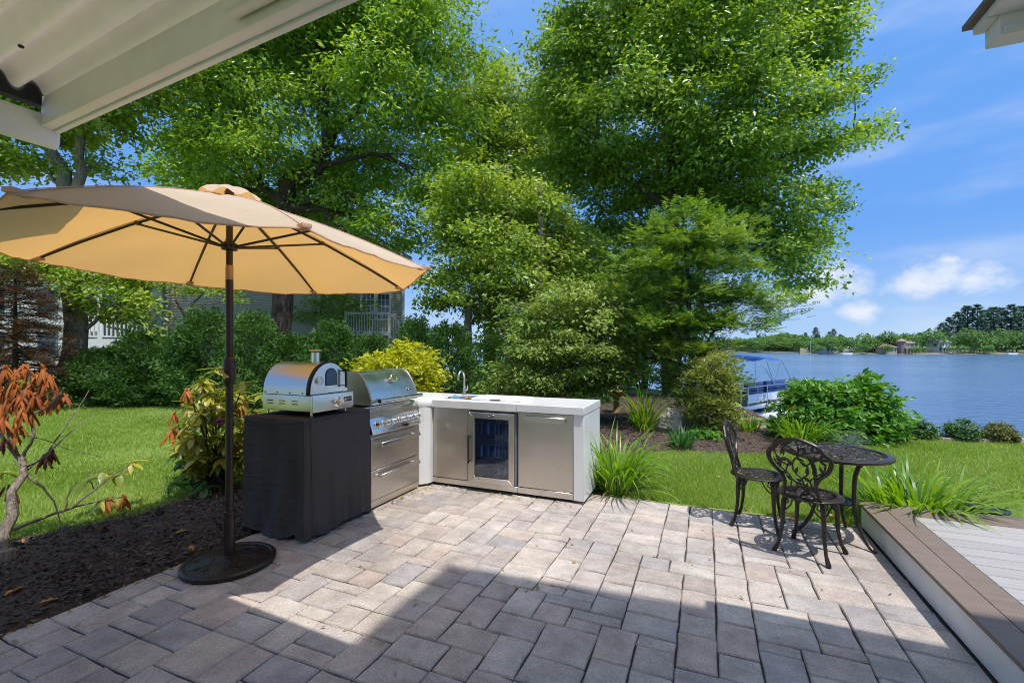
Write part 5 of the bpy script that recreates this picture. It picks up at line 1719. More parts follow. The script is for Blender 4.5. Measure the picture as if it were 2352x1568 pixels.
Y = 8.75
broadleaf('hemlock', 'loose feathery green hemlock with upswept flat sprays before the big maple', 'tree', cam2(3.50, 8.75, -.03),
          [([cam2(3.50, 8.75, -.03)] + pxpath([(1590, 880), (1585, 760), (1580, 640), (1572, 540), (1566, 485)], Y), .085, .012),
           (pxpath([(1588, 850), (1640, 760), (1680, 700)], Y), .035, .01), (pxpath([(1586, 800), (1520, 720), (1470, 640)], Y), .03, .01)],
          pxlobes([(1562, 492, 48, 16), (1630, 515, 55, 18), (1500, 535, 50, 16), (1700, 540, 48, 14), (1590, 560, 90, 20), (1452, 588, 42, 14), (1510, 615, 70, 18), (1640, 610, 85, 20), (1745, 605, 40, 10), (1570, 665, 90, 22), (1690, 670, 75, 18, .15), (1800, 694, 46, 8), (1745, 690, 50, 12), (1450, 680, 52, 18), (1505, 740, 70, 20), (1620, 735, 80, 22, .15), (1715, 745, 52, 14),
                   (1560, 800, 80, 22, .15), (1655, 800, 50, 18), (1480, 820, 45, 18, .7), (1590, 860, 55, 22), (1545, 880, 34, 18, .6), (1410, 640, 26, 9), (1770, 720, 40, 9), (1600, 925, 34, 18), (1560, 915, 34, 24, .5), (1645, 865, 46, 24), (1560, 750, 70, 22, .3), (1500, 790, 50, 20, .5), (1610, 690, 70, 20, .4)], Y),
          520, 19, .13, (.19, .5), M['hemlock'], M['bark_dark'], 301, limb_r=.03, droop=-.22, shell=.25, spray=(4, .36))
conifer('dead_spruce', 'brown withered conifer at the far left edge beside the thick trunk', ground_at(35, 11.6), 3.75,
        lambda t, a: np.interp(t, [0, .15, .5, .8, 1], [1.2, 1.45, 1.25, .8, .1]), 150, M['dead_fir'], M['bark_dark'], 302, lambda t: -.05 + .2 * t, .34, 34, .22, k=4, lw=.14)

# ------------------------------------------------------------------ shrubs
Y = 9.2
broadleaf('dogwood', 'airy layered dogwood shrub with small light leaves behind the worktop', 'shrub', ground_at(1300, Y),
          [([ground_at(1300, Y)] + pxpath([(1300, 860), (1270, 780), (1250, 720)], Y), .05, .015), ([ground_at(1310, Y)] + pxpath([(1330, 850), (1370, 770), (1390, 700)], Y), .045, .015)],
          pxlobes([(1310, 700, 95, 32), (1385, 690, 60, 30), (1240, 735, 85, 35), (1330, 750, 110, 36), (1420, 745, 60, 34), (1200, 790, 60, 26), (1290, 800, 120, 34), (1400, 805, 70, 36), (1180, 850, 55, 28), (1260, 860, 100, 34), (1360, 865, 90, 34), (1150, 885, 35, 18), (1440, 860, 45, 36), (1215, 900, 60, 20), (1330, 905, 80, 20), (1170, 700, 30, 14), (1310, 660, 60, 18)], Y),
          400, 70, .14, (.092, .5), M['dogwood'], M['bark'], 111, limb_r=.02, up=1.1, shell=.3)
Y = 7.3
broadleaf('golden_shrub', 'bright yellow-green shrub rising behind the gas grill hood', 'shrub', ground_at(925, Y),
          [([ground_at(925, Y)] + pxpath([(925, 900), (900, 840)], Y), .03, .01), ([ground_at(935, Y)] + pxpath([(955, 890), (970, 850)], Y), .03, .01)],
          pxlobes([(880, 830, 45, 20), (930, 812, 50, 22), (960, 830, 45, 24), (850, 845, 30, 14), (915, 850, 70, 26), (985, 855, 30, 20), (940, 885, 60, 30), (880, 880, 50, 28), (975, 895, 30, 24), (925, 800, 25, 10)], Y),
          150, 44, .10, (.09, .36), M['yellow'], M['twig'], 112, limb_r=.012, up=.5, droop=.1)
Y = 7.9
broadleaf('yew', 'dense yellow-green yew bush at the foot of the hemlock by the boat', 'shrub', ground_at(1640, Y),
          [([ground_at(1635, Y)] + pxpath([(1640, 930), (1640, 860)], Y), .05, .02)],
          pxlobes([(1640, 845, 42, 34), (1662, 880, 30, 30), (1612, 880, 34, 40), (1640, 905, 46, 36), (1618, 940, 34, 34), (1645, 955, 38, 30), (1672, 935, 22, 22), (1630, 985, 36, 20), (1655, 985, 26, 16)], Y),
          260, 70, .075, (.055, .36), M['yew'], M['bark_dark'], 113, limb_r=.02, up=.4, droop=-.4, shell=.6)
Y = 7.65
broadleaf('leafy_shrub', 'large bright green leafy shrub in front of the lake, beside the table', 'shrub', ground_at(1930, Y),
          [([ground_at(1930, Y)] + pxpath([(1925, 960), (1915, 900)], Y), .03, .01), ([ground_at(1900, Y)] + pxpath([(1880, 960), (1850, 920)], Y), .025, .01), ([ground_at(1960, Y)] + pxpath([(1990, 950), (2010, 920)], Y), .025, .01), (pxpath([(1930, 920), (1960, 885), (1975, 865)], Y), .012, .005)],
          pxlobes([(1872, 908, 50, 26), (1920, 900, 60, 24), (1975, 890, 40, 22), (1985, 868, 18, 8), (1848, 938, 46, 28), (1900, 940, 80, 34), (1985, 930, 60, 32), (2030, 960, 42, 28), (1860, 975, 70, 30), (1950, 980, 80, 30), (2035, 990, 36, 20), (1818, 968, 24, 20), (1860, 880, 24, 10), (1910, 1005, 60, 16), (2000, 1005, 50, 14)], Y),
          340, 50, .095, (.115, .44), M['shrub'], M['twig'], 114, limb_r=.014, up=.9, droop=.25)
for i, (px, cy, r, Y, mk, lab) in enumerate(((2118, 993, 26, 7.75, 'box', 'round clipped boxwood nearest the large leafy shrub at the lake edge'), (2209, 999, 31, 7.6, 'box', 'middle one of the clipped boxwoods along the lake edge'), (2298, 1006, 29, 7.45, 'box_gold', 'yellowish boxwood at the right end of the lake edge row'), (2062, 990, 24, 7.8, 'box', 'boxwood half hidden by the right side of the leafy shrub'))):
    r = r / 1050 * Y; g0 = ground_at(px, Y)
    c = Vector((g0.x, g0.y, r * .72))
    broadleaf('boxwood', lab, 'shrub', g0, [([g0, Vector((g0.x, g0.y, r * .7))], .02, .008)], [(c, (r * .88, r * .80)), (c + Vector((0, 0, -.06)), (r * .95, r * .6))], 150, 26, .028, (.035, .55), M[mk], M['bark_dark'], 120 + i, 'clipped boxwoods at the lake edge', limb_r=.008, shell=.75)


# ------------------------------------------------------------------ strap-leaved clumps
def strap_clump(name, label, cat, base, n, L_, W_, spread, m_, seed, stiff=.5, r0=.1, dry=0, m_dry=None, group=None):
    r_ = np.random.default_rng(seed); base = Vector(base)
    t = thing(name, label, cat, base, 0, group)
    def ribs(n, L_, W_, spread, stiff, m_, nm):
        k = 8
        a = r_.uniform(0, 2 * np.pi, n); rad = r0 * np.sqrt(r_.uniform(0, 1, n)); a2 = a + r_.normal(0, .5, n)
        lean = np.abs(r_.normal(0, spread, n)) + .08
        ln = L_ * r_.uniform(.6, 1.15, n)
        hd = np.stack([np.cos(a2), np.sin(a2), np.zeros(n)], -1)
        p = np.stack([rad * np.cos(a), rad * np.sin(a), np.zeros(n)], -1)
        th = np.pi / 2 - lean
        curl = (1.35 - stiff) * r_.uniform(.6, 1.6, n)
        side0 = np.stack([-np.sin(a2), np.cos(a2), np.zeros(n)], -1)
        rows = []
        for i in range(k):
            s = i / (k - 1)
            w = W_ * (1 - s ** 2.2) * (.75 + .5 * min(1, s * 4) * .5)
            tw = side0 * np.cos(.3 * s) + np.array([0, 0, 1]) * np.sin(.3 * s)
            wv = tw * (w / 2) + 0
            rows.append(np.stack([p - wv, p + wv], 1))
            d = hd * np.cos(th)[:, None] + np.array([0, 0, 1]) * np.sin(th)[:, None]
            p = p + d * (ln / (k - 1))[:, None]
            p[:, 2] = np.maximum(p[:, 2], .005)
            th = th - curl * (2.2 / (k - 1)) * (.35 + s)
        V = np.stack(rows, 1)           # n, k, 2, 3
        idx = np.arange(n * k * 2).reshape(n, k, 2)
        F = np.stack([idx[:, :-1, 0], idx[:, :-1, 1], idx[:, 1:, 1], idx[:, 1:, 0]], -1).reshape(-1, 4)
        link(nm, np_mesh(nm, V.reshape(-1, 3), F, True), m_, t)
    ribs(n, L_, W_, spread, stiff, m_, 'foliage')
    if dry: ribs(dry, L_ * .55, W_ * .8, spread * 1.9, stiff * .5, m_dry or M['lily_dry'], 'dry_leaves')
    return t


c = gp(1418, 1122)
strap_clump('daylily', 'big arching daylily clump against the white end of the island', 'plant', (c.x, c.y, -.02), 190, .82, .024, .38, M['lily'], 131, .45, .20, 26)
c = cam2(3.52, 3.98)
strap_clump('daylily', 'daylily clump spilling over the far border of the deck', 'plant', (c.x, c.y, -.02), 270, .70, .030, .5, M['lily'], 132, .5, .28, 6)
c = gp(1478, 990)
strap_clump('daylily', 'tall pale daylily clump beside the bird bath', 'plant', (c.x, c.y, 0), 90, 1.0, .03, .32, M['lily'], 133, .55, .16, 10)
c = gp(1565, 1030)
strap_clump('iris', 'stiff dark green iris clump in front of the boulder', 'plant', (c.x, c.y, .0), 90, .36, .024, .32, M['iris'], 134, 1.0, .15, 6)
c = gp(1842, 1022)
dl = strap_clump('daylily', 'daylily clump with one orange flower before the leafy shrub', 'plant', (c.x, c.y, 0), 170, .68, .024, .5, M['lily'], 135, .5, .22, 4)
fl = MB()
for i in range(6):
    a = i * math.pi / 3
    fl.add([(0, 0, 0), (.03 * math.cos(a - .4), .03 * math.sin(a - .4), .035), (.06 * math.cos(a), .06 * math.sin(a), .03), (.03 * math.cos(a + .4), .03 * math.sin(a + .4), .035)], [(0, 1, 2, 3)])
obj('flower', fl, mat('orange_petal', (.85, .32, .03), .5), dl, (-.12, -.05, .56), (R(-50), 0, R(20)))
obj('stalk', MB().tube([(0, 0, 0), (-.06, -.02, .3), (-.12, -.05, .56)], .005, 5), M['iris'], dl)
c = gp(1722, 990)
strap_clump('iris', 'short bright iris tuft at the end of the sawn log', 'plant', (c.x, c.y, 0), 80, .36, .022, .35, M['lily'], 136, 1.0, .16)
c = gp(1935, 1026)
strap_clump('blue_fescue', 'silvery blue fescue tuft under the leafy shrub', 'plant', (c.x, c.y, 0), 420, .34, .006, .55, M['fescue'], 137, .8, .1)
c = gp(1330, 930)
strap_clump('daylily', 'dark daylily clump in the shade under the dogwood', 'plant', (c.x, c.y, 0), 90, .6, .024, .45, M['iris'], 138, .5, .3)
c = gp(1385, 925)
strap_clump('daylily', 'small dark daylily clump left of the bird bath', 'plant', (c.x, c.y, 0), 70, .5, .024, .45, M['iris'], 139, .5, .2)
c = gp(1618, 1008)
broadleaf('hosta', 'low lime green leafy plant between the iris and the yew', 'plant', (c.x, c.y, -.02), [([c, c + Vector((0, 0, .08))], .008, .004)], [(c + Vector((0, 0, .10)), (.22, .10)), (c + Vector((-.15, -.1, .08)), (.12, .07))], 22, 14, .06, (.09, .6), M['shrub'], M['twig'], 141, limb_r=.005)


# ------------------------------------------------------------------ rhododendrons: every leaf a part
def rhodo_leaf(rolled):
    mb = MB(); vv = []
    n = 5
    for i in range(n + 1):
        s = i / n
        w = (.19 if not rolled else .10) * math.sin(math.pi * min(1, .06 + .94 * s) ** .85) + .006
        z = -.18 * s * s
        lift = (.03 if not rolled else -.09)
        vv += [(s, -w, z + lift), (s, 0, z), (s, w, z + lift)]
    ff = []
    for i in range(n):
        a = i * 3
        ff += [(a, a + 3, a + 4, a + 1), (a + 1, a + 4, a + 5, a + 2)]
    mb.add(vv, ff); return mb


def leafset(nm, rolled, m_):
    me = mesh_of('leaf', rhodo_leaf(rolled), angle=80); me.materials.append(m_); return me


RL = {'green': leafset('leaf', False, M['rhodo']), 'dry': leafset('leaf', True, M['rhodo_dry']), 'dark': leafset('leaf', True, M['rhodo_dark']), 'deep': leafset('leaf', False, M['iris'])}


def whorl(t, pos, kind, n, l, rr, into=None):
    b = Vector(t.location)
    for i in range(n):
        a = 2 * math.pi * i / n + rr.uniform(-.3, .3)
        if kind in ('dry', 'dark'):
            d = Vector((math.cos(a) * .45, math.sin(a) * .45, -1.0 + rr.uniform(0, .55)))
        else:
            d = Vector((math.cos(a), math.sin(a), rr.uniform(-1.1, .35)))
        d.normalize()
        nrm = Vector((0, 0, 1)) if abs(d.z) < .8 else Vector((math.cos(a), math.sin(a), .3))
        if into is not None:
            sc_ = l * rr.uniform(.75, 1.2)
            m4 = Matrix.Translation(pos - b + Vector((rr.gauss(0, .02), rr.gauss(0, .02), rr.gauss(0, .02)))) @ frame_dir(d, nrm).to_4x4() @ Matrix.Diagonal((sc_, sc_, sc_, 1))
            into.add([tuple(v.co) for v in RL[kind].vertices], [tuple(p_.vertices) for p_ in RL[kind].polygons], m4)
            continue
        o = link('leaf', RL[kind], None, t, pos - b + Vector((rr.gauss(0, .008), rr.gauss(0, .008), rr.gauss(0, .01))), frame_dir(d, nrm).to_euler())
        s = l * rr.uniform(.75, 1.2); o.scale = (s, s * rr.uniform(.8, 1.2), s)


rr = random.Random(55)
g0 = gp(505, 1122)
rh = thing('rhododendron', 'yellowing rhododendron with some rust-brown leaves between umbrella pole and lawn', 'shrub', (g0.x, g0.y, -.01))
wood = MB()
tips = [(430, 890, 'dry'), (468, 868, 'green'), (497, 850, 'green'), (560, 880, 'green'), (600, 905, 'green'), (400, 945, 'dry'), (440, 925, 'green'), (480, 905, 'green'), (520, 900, 'green'), (555, 925, 'dry'), (590, 950, 'green'), (395, 985, 'dry'), (430, 970, 'green'), (465, 950, 'green'), (500, 945, 'green'), (540, 960, 'green'), (575, 985, 'green'),
        (420, 1020, 'green'), (455, 1005, 'green'), (495, 1000, 'green'), (535, 1010, 'dry'), (570, 1030, 'green'), (415, 1060, 'deep'), (450, 1050, 'green'), (400, 1110, 'deep'), (440, 1095, 'deep'), (480, 1060, 'green'), (545, 1060, 'green'), (430, 1140, 'deep'), (470, 1120, 'deep'), (560, 1090, 'green'), (510, 1050, 'green'), (405, 1040, 'deep')]
cnt_ = 0
for (px, py, kind) in tips:
    Yt = 4.95 + rr.uniform(-.4, .3)
    e = at(px, py, Yt)
    knot = g0.lerp(e, .45) + Vector((rr.gauss(0, .06), rr.gauss(0, .06), .03))
    fork = Vector((g0.x + rr.gauss(0, .05), g0.y + rr.gauss(0, .05), .12 + .1 * rr.random()))
    wood.tube([Vector(q) - Vector(rh.location) for q in (g0 + Vector((rr.gauss(0, .05), rr.gauss(0, .05), -.02)), fork, knot, e)], [.018, .013, .008, .004], 6)
    whorl(rh, e, kind, 9 if kind == 'green' else 8, .155, rr)
obj('stems', wood, M['bark_dark'], rh, angle=80)
inner = MB()
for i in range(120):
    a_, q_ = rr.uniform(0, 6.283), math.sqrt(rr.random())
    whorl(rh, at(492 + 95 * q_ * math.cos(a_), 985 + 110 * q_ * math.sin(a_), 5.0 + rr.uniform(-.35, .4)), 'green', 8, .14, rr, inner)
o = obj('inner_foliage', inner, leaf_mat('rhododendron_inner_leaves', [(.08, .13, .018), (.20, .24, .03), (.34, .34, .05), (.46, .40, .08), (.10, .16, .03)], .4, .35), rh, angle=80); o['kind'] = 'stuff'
e = at(506, 968, 4.5) - Vector(rh.location)
fb = MB()
for i in range(16):
    d = Vector((rr.gauss(0, 1), rr.gauss(0, 1), rr.gauss(0, 1))).normalized()
    fb.blob(tuple(e + d * .028), (.014, .014, .014), 6, 4)
obj('blossom', fb, mat('faded_magenta', (.22, .035, .10), .7), rh)

g1 = gp(12, 1292)
r2 = thing('rhododendron', 'dying rhododendron with hanging orange-brown leaves at the left edge', 'shrub', (g1.x, g1.y, -.01))
wood = MB()
YB = 3.25
def tw(path, r0, r1, y0=YB, y1=None, m_=None):
    y0 += .3; y1 = (y1 + .3) if y1 else y0
    P_ = [at(px, py, y0 + (y1 - y0) * i / (len(path) - 1)) - Vector(r2.location) for i, (px, py) in enumerate(path)]
    q = jitter_path(P_, 3, r0 * .35, rr)
    (m_ or wood).tube(q, [r0 + (r1 - r0) * i / (len(q) - 1) for i in range(len(q))], 6)
wood.tube([Vector((0, 0, -.02))] + [at(px, py, YB + dy) - Vector(r2.location) for px, py, dy in ((5, 1230, .04), (30, 1180, .10), (25, 1130, .17), (55, 1090, .24), (50, 1050, .30))], [.045, .04, .034, .028, .026, .022], 8)
tw([(50, 1060), (20, 1000), (10, 930), (25, 870)], .018, .006)
tw([(50, 1060), (75, 1000), (60, 930), (70, 850)], .014, .005)
tw([(40, 1050), (-20, 980), (-40, 900)], .015, .006)
tw([(60, 1080), (110, 1040), (165, 960), (205, 895)], .010, .002, YB, 3.7)
tw([(110, 1040), (170, 985), (225, 945)], .006, .002, 3.3, 3.8)
tw([(60, 960), (110, 935), (140, 905)], .008, .003)
tw([(50, 1075), (85, 1060), (118, 1040)], .012, .004)
tw([(20, 990), (60, 1000), (105, 1010), (150, 1030), (235, 1050)], .006, .002, YB, 3.6)
tw([(60, 1090), (100, 1120), (125, 1150), (145, 1240)], .010, .003)
tw([(20, 940), (85, 915), (125, 895)], .006, .003)
broken = MB()
tw([(10, 1225), (90, 1190), (170, 1165), (215, 1125), (265, 1085), (305, 1065)], .014, .004, 3.4, 4.1, broken)
tw([(150, 1172), (158, 1130), (180, 1105)], .010, .004, 3.75, 3.8, broken)
tw([(165, 1165), (230, 1150), (285, 1140)], .008, .004, 3.8, 4.0, broken)
tw([(215, 1125), (200, 1090), (215, 1075)], .006, .003, 3.9, 3.95, broken)
for (px, py, k, n, Yt) in ((12, 840, 'dry', 9, 3.2), (38, 848, 'dry', 9, 3.3), (58, 838, 'dry', 7, 3.25), (100, 842, 'dry', 9, 3.3), (30, 880, 'dry', 9, 3.2), (68, 885, 'dry', 9, 3.25), (102, 880, 'dry', 7, 3.3), (20, 920, 'dry', 9, 3.2), (52, 930, 'dry', 8, 3.2), (132, 900, 'dark', 7, 3.3), (60, 865, 'green', 6, 3.3), (5, 890, 'dry', 8, 3.25),
                           (-15, 850, 'dry', 8, 3.2), (85, 855, 'dry', 8, 3.3), (45, 905, 'dry', 8, 3.2), (118, 862, 'dry', 6, 3.3), (0, 930, 'dry', 8, 3.2), (35, 985, 'dry', 7, 3.2), (70, 940, 'dry', 7, 3.25), (150, 905, 'dry', 5, 3.4), (108, 920, 'dry', 8, 3.3), (8, 960, 'dry', 8, 3.15), (80, 905, 'dry', 8, 3.25), (120, 1035, 'dark', 9, 3.35), (105, 1045, 'dark', 7, 3.3), (10, 1010, 'dark', 6, 3.2), (5, 1085, 'green', 6, 3.15), (20, 1115, 'dark', 5, 3.2), (40, 960, 'dry', 7, 3.2),
                           (305, 1062, 'green', 9, 4.1), (235, 1085, 'green', 7, 3.95), (270, 1090, 'green', 5, 4.0), (195, 1105, 'green', 5, 3.85), (285, 1138, 'dry', 8, 4.0), (250, 1142, 'dry', 7, 3.95), (230, 1150, 'green', 4, 3.9)):
    whorl(r2, at(px, py, Yt + .3), k, n, .13, rr)
obj('stems', wood, M['bark'], r2, angle=80)
obj('broken_limb', broken, M['twig'], r2, angle=80)
obj('stump', MB().lathe([(.06, -.02), (.055, .05), (.045, .10), (.01, .105)], 10), M['bark'], r2)

# ------------------------------------------------------------------ fallen oak leaves
lm = MB()
ol = [(0, 0), (.10, .12), (.22, .07), (.30, .26), (.45, .12), (.58, .30), (.68, .12), (.82, .20), (.86, .06), (1, 0)]
pts = ol + [(x, -y) for x, y in ol[::-1][1:-1]]
lm.add([(x - .5, y, .10 * math.sin(3 * x) * (1 + 2 * abs(y))) for x, y in pts] + [(.0, 0, .02)], [(i, (i + 1) % len(pts), len(pts)) for i in range(len(pts))])
me = mesh_of('fallen_leaf', lm, angle=80); me.materials.append(M['oak_leaf'])
for (px, py, s, z, lab) in ((33, 1358, .15, .025, 'curled tan oak leaf on the dark mulch nearest the patio corner'), (103, 1385, .12, .025, 'tan oak leaf on the mulch right beside the paving, lower of two'), (342, 1209, .10, .03, 'small tan leaf in the middle of the mulch bed'), (415, 1222, .11, .03, 'pale leaf on the mulch behind the umbrella base'), (440, 1260, .09, .03, 'thin brown leaf on the mulch near the umbrella base'),
                            (1655, 1095, .08, .02, 'pinkish dry leaf lying on the lawn left of the bistro chairs'), (1915, 1185, .13, .02, 'pale dry leaf on the grass behind the chair legs'), (1818, 1186, .12, .02, 'dry leaf on the paving edge under the front chair'), (40, 1245, .13, .04, 'yellow leaf at the foot of the dying rhododendron'), (730, 805, .1, .02, None)):
    if lab is None: continue
    o = link('fallen_leaf', me, None, None, gp(px, py, z), (rr.gauss(0, .25), rr.gauss(0, .25), rr.uniform(0, 6)))
    o.scale = (s, s, s)
    tag(o, lab, 'leaf', 'fallen dry leaves')

# ------------------------------------------------------------------ neighbour house: clapboards, windows, balcony, gable roof
def neighbour():
    t = thing('neighbour_house', 'beige clapboard house with white corner boards and small balcony behind the hedge', 'house', cam2(-11.03, 20.59, -.03), YAW + R(13.5))
    # local frame: x to the right across the picture, y away; front wall at y = 0
    W0, W1, HW = -4.2, 6.03, 5.95
    obj('wall', MB().span((W0, .03, 0), (W1, 10, HW)), M['siding'], t, smooth=False)
    mb = MB(); z = .3
    while z < HW - .02:
        x0, x1 = W0, W1
        mb.add([(x0, .028, z + .125), (x1, .028, z + .125), (x1, -.008, z), (x0, -.008, z), (x1, .028, z), (x0, .028, z)], [(3, 2, 1, 0), (5, 4, 2, 3)])
        z += .115
    # gable boards above the eave
    apex = 8.75
    while z < apex - .2:
        f = (z - HW) / (apex - HW); cx = (W0 + W1) / 2; hw = (W1 - W0) / 2 * (1 - f) + .05
        mb.add([(cx - hw, .028, z + .125), (cx + hw, .028, z + .125), (cx + hw, -.008, z), (cx - hw, -.008, z), (cx + hw, .028, z), (cx - hw, .028, z)], [(3, 2, 1, 0), (5, 4, 2, 3)])
        z += .115
    s = obj('siding', mb, M['siding'], t, smooth=False); s['kind'] = 'stuff'
    cx = (W0 + W1) / 2
    for (xa, xb, xc) in ((W0 - .35, cx, -1), (W1 + .35, cx, 1)):
        hw = (W1 - W0) / 2
        za = HW - .35 * (apex - HW) / hw
        rf = MB().add([(xa, -.35, za), (xb, -.35, apex + .05), (xb, 10.3, apex + .05), (xa, 10.3, za), (xa, -.35, za + .14), (xb, -.35, apex + .19), (xb, 10.3, apex + .19), (xa, 10.3, za + .14)],
                      [(0, 1, 2, 3), (4, 7, 6, 5), (0, 4, 5, 1), (1, 5, 6, 2), (2, 6, 7, 3), (3, 7, 4, 0)])
        obj('roof', rf, M['shingle'], t, smooth=False)
        rk = MB().add([(xa, -.38, za - .12), (xb, -.38, apex - .07), (xb, -.38, apex + .10), (xa, -.38, za + .05), (xa, -.352, za - .12), (xb, -.352, apex - .07), (xb, -.352, apex + .10), (xa, -.352, za + .05)],
                      [(0, 1, 2, 3), (4, 7, 6, 5), (0, 4, 5, 1), (3, 2, 6, 7), (0, 3, 7, 4), (1, 5, 6, 2)])
        obj('rake_board', rk, M['white_trim'], t, smooth=False)
    for x in (W0 + .07, W1 - .07, 3.32, 2.2):
        obj('corner_board', MB().span((x - .07, -.03, 0), (x + .07, .03, HW)), M['white_trim'], t)
    def window(x0, x1, z0, z1):
        w = obj('window', MB().span((x0 - .1, -.05, z0 - .1), (x0, .03, z1 + .1)).span((x1, -.05, z0 - .1), (x1 + .1, .03, z1 + .1)).span((x0, -.05, z1), (x1, .03, z1 + .1)).span((x0, -.05, z0 - .1), (x1, .03, z0)), M['white_trim'], t)
        obj('pane', MB().span((x0, -.008, z0), (x1, .0, z1)), M['pane'], w, smooth=False)
        m = MB(); n = 3
        for i in range(1, n): x = x0 + (x1 - x0) * i / n; m.span((x - .012, -.03, z0), (x + .012, -.009, z1))
        for i in range(1, 4):
            zz = z0 + (z1 - z0) * i / 4; m.span((x0, -.032, zz - (.03 if i == 2 else .012)), (x1, -.0095, zz + (.03 if i == 2 else .012)))
        obj('muntins', m, M['white_trim'], w)
    window(4.10, 4.62, 3.0, 4.15); window(4.78, 5.30, 3.0, 4.15)
    # balcony with a stair running down to the right
    b = obj('balcony', MB().span((3.45, -1.3, 2.15), (5.35, -.04, 2.32)), M['white_trim'], t)
    obj('top_rail', MB().span((3.45, -1.3, 3.10), (5.35, -1.22, 3.17)), M['white_trim'], b)
    for i in range(17):
        x = 3.5 + i * .112
        obj('baluster', MB().span((x - .018, -1.28, 2.32), (x + .018, -1.24, 3.10)), M['white_trim'], b)
    for x in (3.45, 5.30):
        obj('post', MB().span((x, -1.31, 0), (x + .09, -1.22, 3.2)), M['white_trim'], b)
    st = MB().add([(5.36, -1.3, 3.17), (7.6, -1.3, 1.25), (7.6, -1.22, 1.25), (5.36, -1.22, 3.17), (5.36, -1.3, 3.10), (7.6, -1.3, 1.18), (7.6, -1.22, 1.18), (5.36, -1.22, 3.10)], [(0, 1, 2, 3), (4, 7, 6, 5), (0, 4, 5, 1), (1, 5, 6, 2), (2, 6, 7, 3), (3, 7, 4, 0)])
    obj('stair_rail', st, M['white_trim'], b)
    obj('stringer', MB().add([(x, y, z - 1.0) for x, y, z in st.v], st.f), M['white_trim'], b)
    for i in range(20):
        f = (i + .5) / 20; x = 5.36 + 2.24 * f; z = 3.10 - 1.92 * f
        obj('baluster', MB().span((x - .016, -1.28, z - .92), (x + .016, -1.24, z)), M['white_trim'], b)
    # left porch: white rail, slate-blue corner post, orange door jamb
    p = obj('porch', MB().span((-6.500, -.8, 1.55), (-4.300, 1.5, 1.95)), M['white_trim'], t)
    obj('top_rail', MB().span((-6.500, -.8, 2.78), (-4.350, -.72, 2.86)), M['white_trim'], p)
    obj('bottom_rail', MB().span((-6.500, -.79, 2.02), (-4.350, -.73, 2.08)), M['white_trim'], p)
    for i in range(15):
        x = -6.45 + i * .148
        obj('baluster', MB().span((x - .025, -.785, 2.08), (x + .025, -.735, 2.78)), M['white_trim'], p)
    for x in (-6.55, -4.4):
        obj('post', MB().span((x, -.82, 0), (x + .11, -.71, 2.92)), M['white_trim'], p)
    obj('corner_post', MB().span((-4.320, -.4, 0), (-3.950, -.02, HW - .02)), M['blue_post'], t)
    obj('porch_back', MB().span((-7.100, 1.5, .4), (-4.210, 1.7, 4.4)), M['pane'], t, smooth=False)
    obj('door_jamb', MB().span((-5.150, 1.30, 1.95), (-4.850, 1.49, 4.3)), M['wood_door'], t)
    obj('porch_ceiling', MB().span((-7.100, -1.0, 4.4), (-4.210, 1.7, 4.62)), M['white_trim'], t)


neighbour()


def white_house():
    t = thing('white_house', 'white house glimpsed behind the brown withered conifer at far left', 'house', cam2(-33, 30, -.03), YAW)
    obj('wall', MB().span((-8, 0, 0), (6.5, 8, 6.2)), M['white_trim'], t)
    obj('roof', MB().prism([(-8.5, 6.2), (7, 6.2), (-.7, 9.6)], -8.4, .4, Matrix(((1, 0, 0, 0), (0, 0, -1, 0), (0, 1, 0, 0), (0, 0, 0, 1)))), M['shingle'], t)
    for x in (-5, -1.5, 2.0, 4.6):
        for z in (1.2, 4.0):
            w = obj('window', MB().span((x - .1, -.06, z - .1), (x + 1.2, -.002, z + 1.5)), M['blue_post'], t)
            obj('pane', MB().span((x, -.075, z), (x + 1.1, -.062, z + 1.4)), M['pane'], w)


white_house()


def parked_car():
    t = thing('parked_car', 'pale parked car seen through the gap left of the hedge', 'car', cam2(-16.6, 19.5, -.03), YAW + .1)
    body = mat('pale_car_paint', (.62, .65, .66), .25, coat=.5)
    pr = [(-2.1, .35), (2.1, .35), (2.15, .75), (1.6, .95), (.9, 1.02), (-2.05, 1.0), (-2.15, .6)]
    B = obj('body', MB().prism(pr, -.85, .85, Matrix(((1, 0, 0, 0), (0, 0, -1, 0), (0, 1, 0, 0), (0, 0, 0, 1)))), body, t, bevel=.06)
    cb = [(-1.9, 1.0), (.95, 1.02), (.35, 1.45), (-1.4, 1.47)]
    obj('cabin', MB().prism(cb, -.74, .74, Matrix(((1, 0, 0, 0), (0, 0, -1, 0), (0, 1, 0, 0), (0, 0, 0, 1)))), mat('tinted_glass', (.03, .10, .11), .1, spec=.8), t, bevel=.05)
    obj('roof', MB().span((-1.38, -.72, 1.472), (.34, .72, 1.50)), body, t, bevel=.01)
    for x in (-1.35, 1.35):
        for y in (-.80, .80):
            w = obj('wheel', MB().lathe([(.20, -.1), (.33, -.09), (.33, .09), (.20, .1)], 20, Matrix.Translation((x, y, .33)) @ Matrix.Rotation(R(90), 4, 'X')), M['black'], t)
            obj('rim', MB().lathe([(.19, -.105), (.19, .105)], 14, Matrix.Translation((x, y, .33)) @ Matrix.Rotation(R(90), 4, 'X')), M['chrome'], w)


parked_car()

